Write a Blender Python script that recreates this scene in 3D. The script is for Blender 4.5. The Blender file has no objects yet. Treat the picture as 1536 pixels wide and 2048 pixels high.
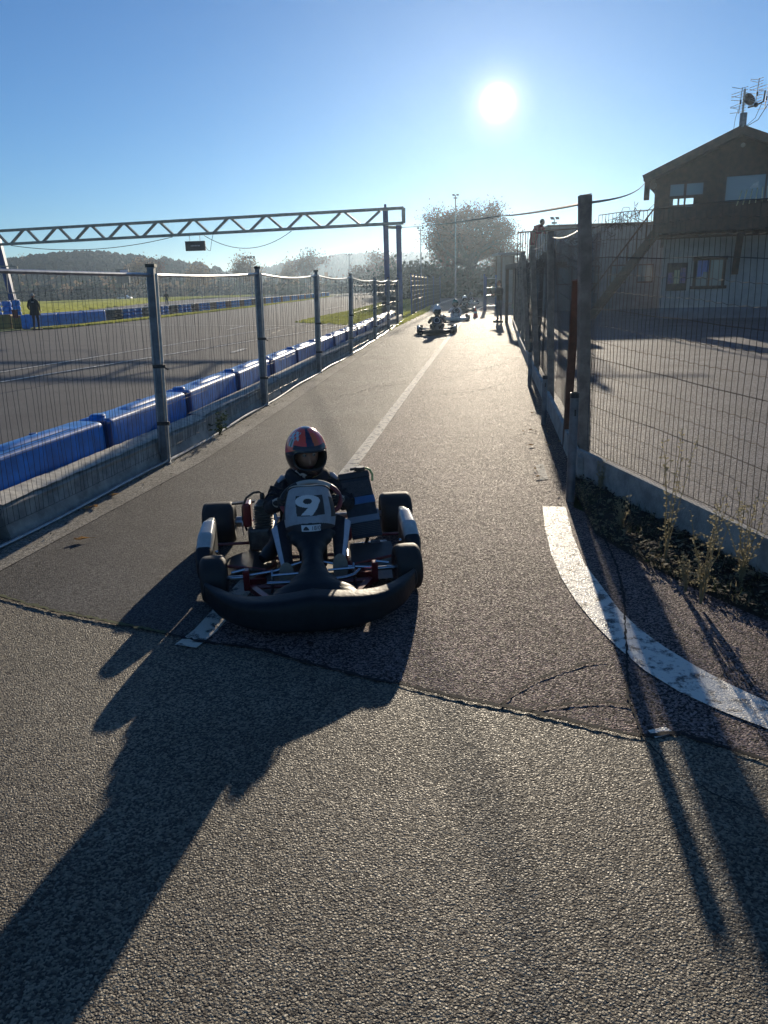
import bpy, bmesh, math, random
from mathutils import Vector, Matrix, noise as mnoise
rnd = random.Random(7)
D = bpy.data
sc = bpy.context.scene
COL = sc.collection
# ---------------------------------------------------------------- camera
F, H = 1500.0, 1.67                      # focal length in photo pixels, lens height
PITCH = math.atan(453 / F)
ROLL = math.radians(-1.7)
cd = D.cameras.new("camera"); cam = D.objects.new("camera", cd); COL.objects.link(cam)
cd.sensor_fit = 'VERTICAL'; cd.sensor_height = 24.0; cd.lens = 24.0 * F / 2048
cd.clip_start = 0.05; cd.clip_end = 6000
CM = Matrix.Rotation(math.pi / 2 - PITCH, 4, 'X') @ Matrix.Rotation(ROLL, 4, 'Z')
cam.matrix_world = Matrix.Translation((0, 0, H)) @ CM
sc.camera = cam
# ---------------------------------------------------------------- world, sun, exposure
SAZ, SEL = math.radians(8.55), math.radians(11.5)
SUN = Vector((math.sin(SAZ) * math.cos(SEL), math.cos(SAZ) * math.cos(SEL), math.sin(SEL)))
w = D.worlds.new("World"); sc.world = w; w.use_nodes = True
nt = w.node_tree; nt.nodes.clear()
out = nt.nodes.new('ShaderNodeOutputWorld')
sky = nt.nodes.new('ShaderNodeTexSky'); sky.sky_type = 'NISHITA'; sky.sun_disc = False
sky.sun_elevation = SEL; sky.sun_rotation = SAZ; sky.altitude = 300
sky.air_density = 1.0; sky.dust_density = 0.0; sky.ozone_density = 4.0
bg = nt.nodes.new('ShaderNodeBackground'); bg.inputs[1].default_value = 0.088
tint = nt.nodes.new('ShaderNodeMixRGB'); tint.blend_type = 'MULTIPLY'; tint.inputs[0].default_value = 1; tint.inputs[2].default_value = (.64, .81, .98, 1)
nt.links.new(sky.outputs[0], tint.inputs[1]); nt.links.new(tint.outputs[0], bg.inputs[0])
tc = nt.nodes.new('ShaderNodeTexCoord')
nrm = nt.nodes.new('ShaderNodeVectorMath'); nrm.operation = 'NORMALIZE'
nt.links.new(tc.outputs['Generated'], nrm.inputs[0])
dot = nt.nodes.new('ShaderNodeVectorMath'); dot.operation = 'DOT_PRODUCT'
nt.links.new(nrm.outputs[0], dot.inputs[0]); dot.inputs[1].default_value = SUN
mx0 = nt.nodes.new('ShaderNodeMath'); mx0.operation = 'MAXIMUM'; mx0.inputs[1].default_value = 0
nt.links.new(dot.outputs['Value'], mx0.inputs[0])
acc = None
for power, amp in ((20000.0, 9.0), (2500.0, 0.4), (260.0, 0.06), (40.0, 0.03)):   # sun disc and the aureole round it
    p_ = nt.nodes.new('ShaderNodeMath'); p_.operation = 'POWER'; p_.inputs[1].default_value = power
    nt.links.new(mx0.outputs[0], p_.inputs[0])
    m_ = nt.nodes.new('ShaderNodeMath'); m_.operation = 'MULTIPLY'; m_.inputs[1].default_value = amp
    nt.links.new(p_.outputs[0], m_.inputs[0])
    if acc is None: acc = m_
    else:
        a_ = nt.nodes.new('ShaderNodeMath'); a_.operation = 'ADD'
        nt.links.new(acc.outputs[0], a_.inputs[0]); nt.links.new(m_.outputs[0], a_.inputs[1]); acc = a_
bg2 = nt.nodes.new('ShaderNodeBackground'); bg2.inputs[0].default_value = (1, .96, .88, 1)
nt.links.new(acc.outputs[0], bg2.inputs[1])
ad = nt.nodes.new('ShaderNodeAddShader')
nt.links.new(bg.outputs[0], ad.inputs[0]); nt.links.new(bg2.outputs[0], ad.inputs[1]); nt.links.new(ad.outputs[0], out.inputs[0])
ld = D.lights.new("sun", 'SUN'); ld.energy = 5.0; ld.angle = math.radians(0.5); ld.color = (1, .86, .66)
lo = D.objects.new("sun", ld); COL.objects.link(lo); lo.rotation_euler = SUN.to_track_quat('Z', 'Y').to_euler()
lo.location = SUN * 50
vs = sc.view_settings; vs.view_transform = 'Standard'; vs.look = 'None'; vs.exposure = 0.36; vs.gamma = 1
sc.cycles.use_denoising = True
sc.cycles.volume_bounces = 0
sc.cycles.max_bounces = 6
# ---------------------------------------------------------------- measuring the photograph
def ray(px, py): return CM.to_3x3() @ Vector(((px - 768) / F, -(py - 1024) / F, -1))
def G(px, py, z=0.0):
    d = ray(px, py); t = (z - H) / d.z; return Vector((d.x * t, d.y * t, z))
def AT(px, py, Y):
    d = ray(px, py); t = Y / d.y; return Vector((d.x * t, Y, H + d.z * t))
# ---------------------------------------------------------------- materials
def mat(name, col, rough=.6, metal=0., var=.0, vs_=6., bump=0., bs=60., spec=.5, col2=None, coat=0., trans=0., bd=.01):
    m = D.materials.new(name); m.use_nodes = True; n = m.node_tree; b = n.nodes['Principled BSDF']
    b.inputs['Roughness'].default_value = rough; b.inputs['Metallic'].default_value = metal
    b.inputs['Specular IOR Level'].default_value = spec
    b.inputs['Coat Weight'].default_value = coat
    c = (*col, 1)
    t = n.nodes.new('ShaderNodeTexCoord')
    if var > 0 or col2:
        no = n.nodes.new('ShaderNodeTexNoise'); no.inputs['Scale'].default_value = vs_; no.inputs['Detail'].default_value = 6
        no.inputs['Roughness'].default_value = .62
        n.links.new(t.outputs['Object'], no.inputs['Vector'])
        r = n.nodes.new('ShaderNodeValToRGB')
        c2 = (*col2, 1) if col2 else tuple(min(1, x * (1 + var)) for x in col) + (1,)
        c1 = c if col2 else tuple(x * (1 - var) for x in col) + (1,)
        r.color_ramp.elements[0].color = c1; r.color_ramp.elements[1].color = c2
        r.color_ramp.elements[0].position = .36; r.color_ramp.elements[1].position = .66
        n.links.new(no.outputs['Fac'], r.inputs[0]); n.links.new(r.outputs[0], b.inputs['Base Color'])
        rr = n.nodes.new('ShaderNodeMapRange'); rr.inputs['To Min'].default_value = max(0, rough - .12); rr.inputs['To Max'].default_value = min(1, rough + .15)
        n.links.new(no.outputs['Fac'], rr.inputs['Value']); n.links.new(rr.outputs[0], b.inputs['Roughness'])
    else: b.inputs['Base Color'].default_value = c
    if bump > 0:
        nb = n.nodes.new('ShaderNodeTexNoise'); nb.inputs['Scale'].default_value = bs; nb.inputs['Detail'].default_value = 4
        n.links.new(t.outputs['Object'], nb.inputs['Vector'])
        bp = n.nodes.new('ShaderNodeBump'); bp.inputs['Strength'].default_value = bump; bp.inputs['Distance'].default_value = bd
        n.links.new(nb.outputs['Fac'], bp.inputs['Height']); n.links.new(bp.outputs[0], b.inputs['Normal'])
    if trans > 0:
        tr = n.nodes.new('ShaderNodeBsdfTranslucent'); tr.inputs[0].default_value = tuple(min(1, x * 1.6) for x in col) + (1,)
        ms = n.nodes.new('ShaderNodeMixShader'); ms.inputs[0].default_value = trans
        o = n.nodes['Material Output']
        n.links.new(b.outputs[0], ms.inputs[1]); n.links.new(tr.outputs[0], ms.inputs[2]); n.links.new(ms.outputs[0], o.inputs[0])
    return m
def asphalt(name, dark, light, cell, bump, rough, patch=.25, wear=None, spec=.3):
    """chippings of random shade bound in bitumen; wear = paint colour when the sheet is a worn marking"""
    m = D.materials.new(name); m.use_nodes = True; n = m.node_tree; b = n.nodes['Principled BSDF']
    t = n.nodes.new('ShaderNodeTexCoord')
    wp_ = n.nodes.new('ShaderNodeTexNoise'); wp_.inputs['Scale'].default_value = cell * .9; wp_.inputs['Detail'].default_value = 2
    n.links.new(t.outputs['Object'], wp_.inputs['Vector'])
    wv = n.nodes.new('ShaderNodeVectorMath'); wv.operation = 'MULTIPLY_ADD'; wv.inputs[1].default_value = (1.3 / cell,) * 3
    n.links.new(wp_.outputs['Color'], wv.inputs[0]); n.links.new(t.outputs['Object'], wv.inputs[2])
    v = n.nodes.new('ShaderNodeTexVoronoi'); v.inputs['Scale'].default_value = cell
    n.links.new(wv.outputs[0], v.inputs['Vector'])
    bw = n.nodes.new('ShaderNodeSeparateColor'); n.links.new(v.outputs['Color'], bw.inputs[0])
    r = n.nodes.new('ShaderNodeValToRGB'); r.color_ramp.elements[0].color = (*dark, 1); r.color_ramp.elements[1].color = (*light, 1)
    r.color_ramp.elements[0].position = .25
    n.links.new(bw.outputs[0], r.inputs[0])
    big = n.nodes.new('ShaderNodeTexNoise'); big.inputs['Scale'].default_value = .9; big.inputs['Detail'].default_value = 7; big.inputs['Roughness'].default_value = .6
    n.links.new(t.outputs['Object'], big.inputs['Vector'])
    mr = n.nodes.new('ShaderNodeMapRange'); mr.inputs['From Min'].default_value = .3; mr.inputs['From Max'].default_value = .7
    mr.inputs['To Min'].default_value = 1 - patch; mr.inputs['To Max'].default_value = 1 + patch
    n.links.new(big.outputs['Fac'], mr.inputs['Value'])
    mul = n.nodes.new('ShaderNodeVectorMath'); mul.operation = 'SCALE'
    n.links.new(r.outputs[0], mul.inputs[0]); n.links.new(mr.outputs[0], mul.inputs['Scale'])
    colout = mul.outputs[0]
    if wear:
        wn = n.nodes.new('ShaderNodeTexNoise'); wn.inputs['Scale'].default_value = 14; wn.inputs['Detail'].default_value = 8; wn.inputs['Roughness'].default_value = .75
        n.links.new(t.outputs['Object'], wn.inputs['Vector'])
        wr = n.nodes.new('ShaderNodeValToRGB'); wr.color_ramp.elements[0].position = .40; wr.color_ramp.elements[1].position = .50
        n.links.new(wn.outputs['Fac'], wr.inputs[0])
        mm = n.nodes.new('ShaderNodeMixRGB'); mm.inputs[2].default_value = (*wear, 1)
        n.links.new(wr.outputs[0], mm.inputs[0]); n.links.new(mul.outputs[0], mm.inputs[1]); colout = mm.outputs[0]
    n.links.new(colout, b.inputs['Base Color'])
    v2 = n.nodes.new('ShaderNodeTexVoronoi'); v2.inputs['Scale'].default_value = cell; v2.feature = 'F1'
    n.links.new(wv.outputs[0], v2.inputs['Vector'])
    inv = n.nodes.new('ShaderNodeMath'); inv.operation = 'MULTIPLY_ADD'; inv.inputs[1].default_value = -1.0; inv.inputs[2].default_value = 1.0
    n.links.new(v2.outputs['Distance'], inv.inputs[0])
    hh = n.nodes.new('ShaderNodeMath'); hh.operation = 'MULTIPLY_ADD'; hh.inputs[1].default_value = .8
    n.links.new(bw.outputs[1], hh.inputs[0]); n.links.new(inv.outputs[0], hh.inputs[2])
    bp = n.nodes.new('ShaderNodeBump'); bp.inputs['Strength'].default_value = bump; bp.inputs['Distance'].default_value = .85 / cell
    n.links.new(hh.outputs[0], bp.inputs['Height']); n.links.new(bp.outputs[0], b.inputs['Normal'])
    rg = n.nodes.new('ShaderNodeMapRange'); rg.inputs['To Min'].default_value = rough - .22; rg.inputs['To Max'].default_value = min(1, rough + .2)
    n.links.new(bw.outputs[2], rg.inputs['Value']); n.links.new(rg.outputs[0], b.inputs['Roughness'])
    b.inputs['Specular IOR Level'].default_value = spec
    return m
M = dict(
 asph_old=asphalt('coarse_asphalt', (.055, .046, .037), (.34, .295, .215), 140, 1., .68, .38),
 asph_lane=asphalt('lane_asphalt', (.025, .025, .027), (.20, .195, .185), 160, 1., .76, .3, spec=.16),
 asph_path=asphalt('path_asphalt', (.025, .020, .020), (.40, .30, .275), 125, 1., .78, .3, spec=.12),
 asph_track=asphalt('track_asphalt', (.06, .057, .055), (.13, .125, .12), 160, .25, .8, .18),
 asph_lot=asphalt('lot_asphalt', (.04, .04, .052), (.15, .15, .185), 90, .6, .8, spec=.2),
 verge=asphalt('gritty_verge', (.12, .11, .095), (.46, .43, .36), 110, .7, .85, .4),
 paint=asphalt('road_paint', (.05, .05, .05), (.2, .2, .2), 130, .6, .6, .2, (.82, .79, .70)),
 paint_line=asphalt('worn_line_paint', (.05, .05, .05), (.2, .2, .2), 130, .8, .75, .2, (.68, .64, .54), .12),
 paint_old=asphalt('faded_paint', (.05, .05, .05), (.2, .2, .2), 130, .6, .8, .2, (.50, .48, .42), .1),
 grass=mat('grass', (.19, .22, .045), .9, var=.35, vs_=1.2, bump=.8, bs=14, col2=(.32, .32, .09), bd=.05),
 meadow=mat('meadow', (.05, .08, .02), .95, col2=(.11, .12, .04), vs_=.05),
 blade=mat('grass_blade', (.19, .205, .055), .7, trans=.5, col2=(.28, .26, .10), vs_=.4),
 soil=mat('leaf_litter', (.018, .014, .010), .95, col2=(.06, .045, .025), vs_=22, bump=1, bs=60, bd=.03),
 crack=mat('crack_bitumen', (.008, .008, .008), .9),
 moss=mat('crack_moss', (.05, .06, .02), .95, col2=(.12, .13, .05), vs_=40),
 blue=mat('blue_polyethylene', (.010, .20, .62), .45, var=.28, vs_=5, bump=.12, bs=6, coat=.15, bd=.02),
 bluedk=mat('blue_recess', (.006, .045, .20), .5),
 white_pl=mat('white_polyethylene', (.62, .61, .57), .45, var=.2, vs_=6),
 concrete=mat('weathered_concrete', (.24, .235, .21), .85, col2=(.46, .44, .39), vs_=7, bump=.5, bs=60),
 conc_lt=mat('pale_concrete_cap', (.55, .52, .44), .8, var=.25, vs_=15, bump=.3, bs=70),
 galv=mat('galvanised_steel', (.32, .34, .36), .38, .85, var=.25, vs_=12),
 galvdull=mat('dull_galvanised_steel', (.16, .18, .20), .5, .6, var=.3, vs_=9),
 wire=mat('fence_wire', (.07, .075, .08), .45, .7),
 wirert=mat('rusty_green_wire', (.05, .05, .048), .8, .0, col2=(.10, .065, .05), vs_=20),
 wood=mat('weathered_wood', (.22, .15, .11), .85, col2=(.42, .30, .22), vs_=9, bump=.6, bs=40),
 woodred=mat('red_brown_board', (.11, .045, .03), .8, var=.3, vs_=14, bump=.3, bs=50),
 woodbr=mat('dark_stained_wood', (.07, .036, .024), .75, var=.45, vs_=5, bump=.3, bs=30),
 truss=mat('truss_paint', (.30, .29, .24), .5, .2, var=.25, vs_=3),
 bluepaint=mat('blue_painted_steel', (.015, .05, .17), .45, .1, var=.3, vs_=2),
 black=mat('black_plastic', (.012, .013, .016), .42, var=.3, vs_=12),
 fairing=mat('scuffed_black_fairing', (.002, .006, .010), .5, vs_=16, bump=.2, bs=45, col2=(.007, .013, .018), spec=.28),
 rubber=mat('slick_rubber', (.012, .012, .012), .62, var=.35, vs_=18, bump=.25, bs=120, bd=.003),
 rim=mat('dark_rim', (.04, .04, .045), .3, .8),
 chrome=mat('polished_tube', (.42, .43, .45), .24, 1.0),
 steel=mat('bare_steel', (.35, .35, .36), .32, .9, var=.2, vs_=30),
 red=mat('red_powdercoat', (.20, .012, .014), .35, var=.2, vs_=15, coat=.3),
 panelgrey=mat('grey_tape', (.30, .33, .37), .5, var=.12, vs_=25, bump=.15, bs=30),
 digit=mat('white_digit', (.62, .64, .66), .5, var=.05, vs_=30),
 ink=mat('black_ink', (.012, .013, .02), .5),
 tray=mat('floor_tray', (.10, .085, .075), .45, .4, var=.3, vs_=8),
 suit=mat('black_race_suit', (.012, .013, .020), .85, var=.3, vs_=20, bump=.7, bs=16, bd=.02),
 stripe=mat('white_suit_stripe', (.50, .51, .56), .8, var=.1, vs_=20, bump=.3, bs=25),
 glove=mat('black_glove', (.02, .02, .022), .7, bump=.3, bs=60),
 glovew=mat('pale_glove_trim', (.5, .46, .40), .7),
 sole=mat('beige_rubber_sole', (.30, .24, .18), .8, var=.15, vs_=60, bump=.3, bs=150),
 skin=mat('skin', (.34, .16, .10), .55, var=.1, vs_=10),
 helred=mat('red_helmet_paint', (.88, .06, .03), .18, coat=.7), helor=mat('orange_helmet_paint', (.75, .12, .02), .18, coat=.7),
 helnavy=mat('navy_helmet_paint', (.012, .012, .05), .2, coat=.7), heldark=mat('dark_helmet_paint', (.012, .013, .018), .25, coat=.5),
 helwhite=mat('white_helmet_paint', (.62, .62, .62), .22, coat=.6), helgreen=mat('green_helmet_paint', (.03, .14, .10), .22, coat=.6),
 helyel=mat('yellow_helmet_paint', (.35, .26, .03), .3), liner=mat('helmet_liner', (.01, .01, .012), .9),
 alu=mat('cast_aluminium', (.13, .12, .11), .5, .7, var=.35, vs_=25, bump=.3, bs=60),
 fin=mat('radiator_core', (.035, .04, .05), .5, .5, var=.3, vs_=40),
 radblue=mat('blue_radiator_band', (.02, .12, .30), .5, var=.15, vs_=20), radgrey=mat('grey_radiator_band', (.20, .23, .27), .5, .3),
 hose=mat('yellow_hose', (.62, .60, .18), .35), podw=mat('pale_nose_pod_highlight', (.46, .47, .44), .22, var=.2, vs_=10, coat=.4),
 stucco=mat('pale_stucco', (.36, .33, .30), .9, var=.15, vs_=2, bump=.4, bs=30), glass=mat('window_glass', (.18, .21, .24), .12, .2),
 slate=mat('blue_grey_cladding', (.15, .15, .175), .6, var=.2, vs_=2), roof=mat('brown_roof_sheet', (.09, .055, .045), .55, var=.25, vs_=6),
 curtain=mat('blue_curtain', (.15, .22, .48), .8), bark=mat('bark', (.05, .042, .035), .9, var=.3, vs_=4),
 barkpale=mat('pale_bark', (.16, .145, .125), .9, var=.3, vs_=4),
 leafbr=mat('autumn_leaf', (.13, .05, .025), .8, trans=.12, col2=(.06, .032, .02), vs_=.6),
 leafpale=mat('pale_autumn_leaf', (.20, .14, .08), .7, trans=.35), leafgr=mat('dull_green_leaf', (.035, .055, .022), .8, trans=.25, col2=(.08, .075, .035), vs_=.15),
 conifer=mat('conifer_needles', (.022, .040, .024), .9, col2=(.055, .060, .035), vs_=.04), decid=mat('brown_woodland', (.07, .055, .035), .9, col2=(.045, .055, .03), vs_=.05),
 dry=mat('dry_weed', (.33, .29, .19), .8, trans=.4, col2=(.16, .15, .07), vs_=20), dryleaf=mat('fallen_leaf', (.42, .24, .09), .7, trans=.2, var=.3, vs_=40),
 coneor=mat('orange_cone', (.65, .06, .03), .5), carwhite=mat('white_car_paint', (.65, .65, .65), .3, coat=.5), tan=mat('tan_canvas', (.30, .20, .07), .8, var=.3, vs_=3, bump=.5, bs=8),
 jacket=mat('black_jacket', (.012, .013, .017), .8, bump=.3, bs=12), jacketred=mat('red_jacket', (.25, .03, .04), .8), jeans=mat('dark_trousers', (.02, .03, .06), .85), eyew=mat('eye_white', (.30, .27, .25), .4), hair=mat('dark_hair', (.03, .02, .015), .8),
 hat=mat('grey_cap', (.32, .31, .29), .8), cable=mat('cable', (.012, .012, .014), .6), cream=mat('sunlit_slat_poster_cream', (.62, .50, .28), .6), tile=mat('clay_tile', (.30, .14, .09), .8),
 poster=mat('poster_print', (.30, .16, .14), .6, col2=(.14, .12, .30), vs_=9), mud=mat('tyre_mud', (.16, .15, .13), .9, var=.3, vs_=9),
)
# ---------------------------------------------------------------- mesh helpers
class MB:
    wn = False
    def __init__(s): s.v = []; s.f = []; s.m = []
    def add(s, vs, fs, mi=0):
        k = len(s.v); s.v += [tuple(p) for p in vs]
        for f in fs: s.f.append(tuple(i + k for i in f)); s.m.append(mi)
    def box(s, c, d, rz=0, mi=0, rot=None, bev=0):
        if bev: s.wn = True
        x, y, z = d[0] / 2, d[1] / 2, d[2] / 2
        R = rot if rot is not None else Matrix.Rotation(rz, 3, 'Z')
        c = Vector(c)
        if bev:
            b = min(bev, x * .9, y * .9, z * .9); pts = []
            bm = bmesh.new(); bmesh.ops.create_cube(bm, size=1); 
            for q in bm.verts: q.co = Vector((q.co.x * 2 * x, q.co.y * 2 * y, q.co.z * 2 * z))
            bmesh.ops.bevel(bm, geom=bm.edges[:] + bm.verts[:], offset=b, segments=3, affect='EDGES', profile=.6)
            bm.verts.index_update()
            s.add([c + R @ q.co for q in bm.verts], [[q.index for q in f.verts] for f in bm.faces], mi); bm.free(); return s
        P = [Vector((i, j, k)) for k in (-z, z) for j in (-y, y) for i in (-x, x)]
        s.add([c + R @ p for p in P], [(0, 2, 3, 1), (4, 5, 7, 6), (0, 1, 5, 4), (2, 6, 7, 3), (0, 4, 6, 2), (1, 3, 7, 5)], mi); return s
    def bar(s, a, b, w_, h_=None, up=(0, 0, 1), mi=0):
        a, b = Vector(a), Vector(b); d = b - a; L = d.length; d.normalize(); u = Vector(up)
        if abs(d.dot(u)) > .98: u = Vector((0, 1, 0))
        x = d.cross(u).normalized(); z = x.cross(d).normalized()
        R = Matrix((x, d, z)).transposed()
        return s.box((a + b) / 2, (w_, L, h_ or w_), rot=R, mi=mi)
    def tube(s, pts, r, seg=8, mi=0, cap=True, closed=False):
        pts = [Vector(p) for p in pts]; n = len(pts); rr = r if isinstance(r, (list, tuple)) else [r] * n
        V = []; prev = None
        for i, p in enumerate(pts):
            if closed: d = pts[(i + 1) % n] - pts[i - 1]
            else: d = pts[min(i + 1, n - 1)] - pts[max(i - 1, 0)]
            if d.length < 1e-9: d = Vector((0, 0, 1))
            d.normalize()
            if prev is None:
                u = Vector((0, 0, 1)) if abs(d.z) < .9 else Vector((1, 0, 0)); x = d.cross(u).normalized()
            else:
                x = prev - d * prev.dot(d)
                if x.length < 1e-6: x = d.orthogonal()
                x.normalize()
            prev = x; y = d.cross(x)
            for k in range(seg):
                a = 2 * math.pi * k / seg; V.append(p + (x * math.cos(a) + y * math.sin(a)) * rr[i])
        Fs = []
        for i in range(n if closed else n - 1):
            j = (i + 1) % n
            for k in range(seg): k2 = (k + 1) % seg; Fs.append((i * seg + k, i * seg + k2, j * seg + k2, j * seg + k))
        if cap and not closed: Fs.append(tuple(range(seg - 1, -1, -1))); Fs.append(tuple((n - 1) * seg + k for k in range(seg)))
        s.add(V, Fs, mi); return s
    def lathe(s, prof, c=(0, 0, 0), axis='Z', seg=24, mi=0, R=None):
        V = []; n = len(prof)
        for r, h in prof:
            for k in range(seg):
                a = 2 * math.pi * k / seg; p = Vector((r * math.cos(a), r * math.sin(a), h))
                if axis == 'X': p = Vector((p.z, p.x, p.y))
                if axis == 'Y': p = Vector((p.x, p.z, p.y))
                if R is not None: p = R @ p
                V.append(Vector(c) + p)
        Fs = [(i * seg + k, i * seg + (k + 1) % seg, (i + 1) * seg + (k + 1) % seg, (i + 1) * seg + k) for i in range(n - 1) for k in range(seg)]
        if prof[0][0] > 1e-6: Fs.append(tuple(range(seg - 1, -1, -1)))
        if prof[-1][0] > 1e-6: Fs.append(tuple((n - 1) * seg + k for k in range(seg)))
        s.add(V, Fs, mi); return s
    def ball(s, c, r, seg=16, rings=10, mi=0, R=None):
        r = Vector(r) if not isinstance(r, (int, float)) else Vector((r, r, r)); c = Vector(c); V = []; Fs = []
        for i in range(rings + 1):
            t = math.pi * i / rings
            for k in range(seg):
                a = 2 * math.pi * k / seg; p = Vector((r.x * math.sin(t) * math.cos(a), r.y * math.sin(t) * math.sin(a), r.z * math.cos(t)))
                V.append(c + (R @ p if R is not None else p))
        for i in range(rings):
            for k in range(seg): k2 = (k + 1) % seg; Fs.append((i * seg + k, (i + 1) * seg + k, (i + 1) * seg + k2, i * seg + k2))
        s.add(V, Fs, mi); return s
    def grid(s, fn, nu, nv, mi=None, closed_u=False):
        V = [fn(i / nu, j / nv) for j in range(nv + 1) for i in range(nu + 1)]
        k = len(s.v); s.v += [tuple(p) for p in V]
        for j in range(nv):
            for i in range(nu):
                a = k + j * (nu + 1) + i; s.f.append((a, a + 1, a + nu + 2, a + nu + 1))
                s.m.append(mi((i + .5) / nu, (j + .5) / nv) if callable(mi) else (mi or 0))
        return s
    def prism(s, poly, h, z0=0, mi=0):
        n = len(poly); V = [(p[0], p[1], z0) for p in poly] + [(p[0], p[1], z0 + h) for p in poly]
        s.add(V, [tuple(range(n - 1, -1, -1)), tuple(range(n, 2 * n))] + [(i, (i + 1) % n, n + (i + 1) % n, n + i) for i in range(n)], mi); return s
    def build(s, name, m, parent=None, smooth=False, weld=False):
        me = D.meshes.new(name); me.from_pydata(s.v, [], s.f)
        ms = m if isinstance(m, (list, tuple)) else [m]
        for q in ms: me.materials.append(M[q] if isinstance(q, str) else q)
        me.polygons.foreach_set('material_index', s.m)
        if weld:
            bm = bmesh.new(); bm.from_mesh(me); bmesh.ops.remove_doubles(bm, verts=bm.verts, dist=1e-5); bmesh.ops.recalc_face_normals(bm, faces=bm.faces); bm.to_mesh(me); bm.free()
        if smooth:
            me.polygons.foreach_set('use_smooth', [True] * len(me.polygons))
            if smooth != 'all': me.set_sharp_from_angle(angle=math.radians(40))
        me.update()
        o = D.objects.new(name, me); COL.objects.link(o)
        if parent is not None: o.parent = parent
        if s.wn and smooth:
            wm = o.modifiers.new('weighted_normal', 'WEIGHTED_NORMAL'); wm.keep_sharp = True; wm.weight = 100
        return o
def tag(o, label=None, cat=None, group=None, kind=None):
    if label: o['label'] = label
    if cat: o['category'] = cat
    if group: o['group'] = group
    if kind: o['kind'] = kind
    return o
def thing(name, label, cat, loc=(0, 0, 0), rz=0, group=None):
    o = D.objects.new(name, None); COL.objects.link(o); o.empty_display_size = .2
    o.location = loc; o.rotation_euler = (0, 0, rz); return tag(o, label, cat, group)
def copy_tree(o, parent=None):
    c = o.copy(); COL.objects.link(c)
    if parent is not None: c.parent = parent
    for ch in [x for x in COL.objects if x.parent == o]: copy_tree(ch, c)
    return c
def skin(name, nodes, edges, m, parent=None, levels=2, root=None):
    """one continuous surface grown round a skeleton: nodes name -> (pos, radius or (rx, ry))"""
    names = list(nodes); me = D.meshes.new(name)
    me.from_pydata([tuple(nodes[n][0]) for n in names], [(names.index(a), names.index(b)) for a, b in edges], [])
    o = D.objects.new(name, me); COL.objects.link(o)
    md = o.modifiers.new('skin', 'SKIN'); md.use_smooth_shade = True
    sv = me.skin_vertices[0].data
    for i, n in enumerate(names):
        r = nodes[n][1]; sv[i].radius = r if isinstance(r, tuple) else (r, r); sv[i].use_root = (n == (root or names[0]))
    sb = o.modifiers.new('sub', 'SUBSURF'); sb.levels = levels; sb.render_levels = levels
    bpy.context.view_layer.update()
    me2 = D.meshes.new_from_object(o.evaluated_get(bpy.context.evaluated_depsgraph_get()))
    D.objects.remove(o); me2.materials.clear(); me2.materials.append(M[m] if isinstance(m, str) else m)
    me2.polygons.foreach_set('use_smooth', [True] * len(me2.polygons))
    o = D.objects.new(name, me2); COL.objects.link(o)
    if parent is not None: o.parent = parent
    return o
def lerp(a, b, t): return a + (b - a) * t
def interp(xs, ys, x):
    if x <= xs[0]: return ys[0]
    for i in range(len(xs) - 1):
        if x <= xs[i + 1]: return lerp(ys[i], ys[i + 1], (x - xs[i]) / (xs[i + 1] - xs[i]))
    return ys[-1]
def sm(xs, ys, x):   # smooth interpolation
    if x <= xs[0]: return ys[0]
    for i in range(len(xs) - 1):
        if x <= xs[i + 1]:
            t = (x - xs[i]) / (xs[i + 1] - xs[i]); return lerp(ys[i], ys[i + 1], t * t * (3 - 2 * t))
    return ys[-1]
def inpoly(x, y, P):
    c = False; j = len(P) - 1
    for i in range(len(P)):
        if (P[i][1] > y) != (P[j][1] > y) and x < (P[j][0] - P[i][0]) * (y - P[i][1]) / (P[j][1] - P[i][1]) + P[i][0]: c = not c
        j = i
    return c
def sheet(name, pts, z, m, label=None, kind='structure', cat=None):
    """flat ground sheet from a world outline"""
    bm = bmesh.new(); vs_ = [bm.verts.new((p[0], p[1], z)) for p in pts]; f = bm.faces.new(vs_)
    bm.normal_update()
    if f.normal.z < 0: f.normal_flip()
    bmesh.ops.triangulate(bm, faces=bm.faces[:])
    me = D.meshes.new(name); bm.to_mesh(me); bm.free(); me.materials.append(M[m])
    o = D.objects.new(name, me); COL.objects.link(o); return tag(o, label, cat, None, kind)
def ribbon(name, pts, width, z, m, seed=0, label=None, jitter=.35, step=.03, wob=.01):
    r = random.Random(seed); P = [Vector((p[0], p[1], 0)) for p in pts]; Q = []
    for a, b in zip(P, P[1:]):
        n = max(2, int((b - a).length / step))
        for i in range(n): Q.append(a.lerp(b, i / n))
    Q.append(P[-1]); mb = MB(); V = []; Fs = []
    for i, p in enumerate(Q):
        d = (Q[min(i + 1, len(Q) - 1)] - Q[max(0, i - 1)]).normalized(); nn = Vector((-d.y, d.x, 0))
        p = p + nn * r.uniform(-wob, wob); w_ = width * (1 + r.uniform(-jitter, jitter)) / 2
        V += [(*(p + nn * w_).xy, z), (*(p - nn * w_).xy, z)]
        if i: Fs.append((2 * i - 2, 2 * i - 1, 2 * i + 1, 2 * i))
    mb.add(V, Fs); return tag(mb.build(name, m), label, None, None, 'structure')
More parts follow.
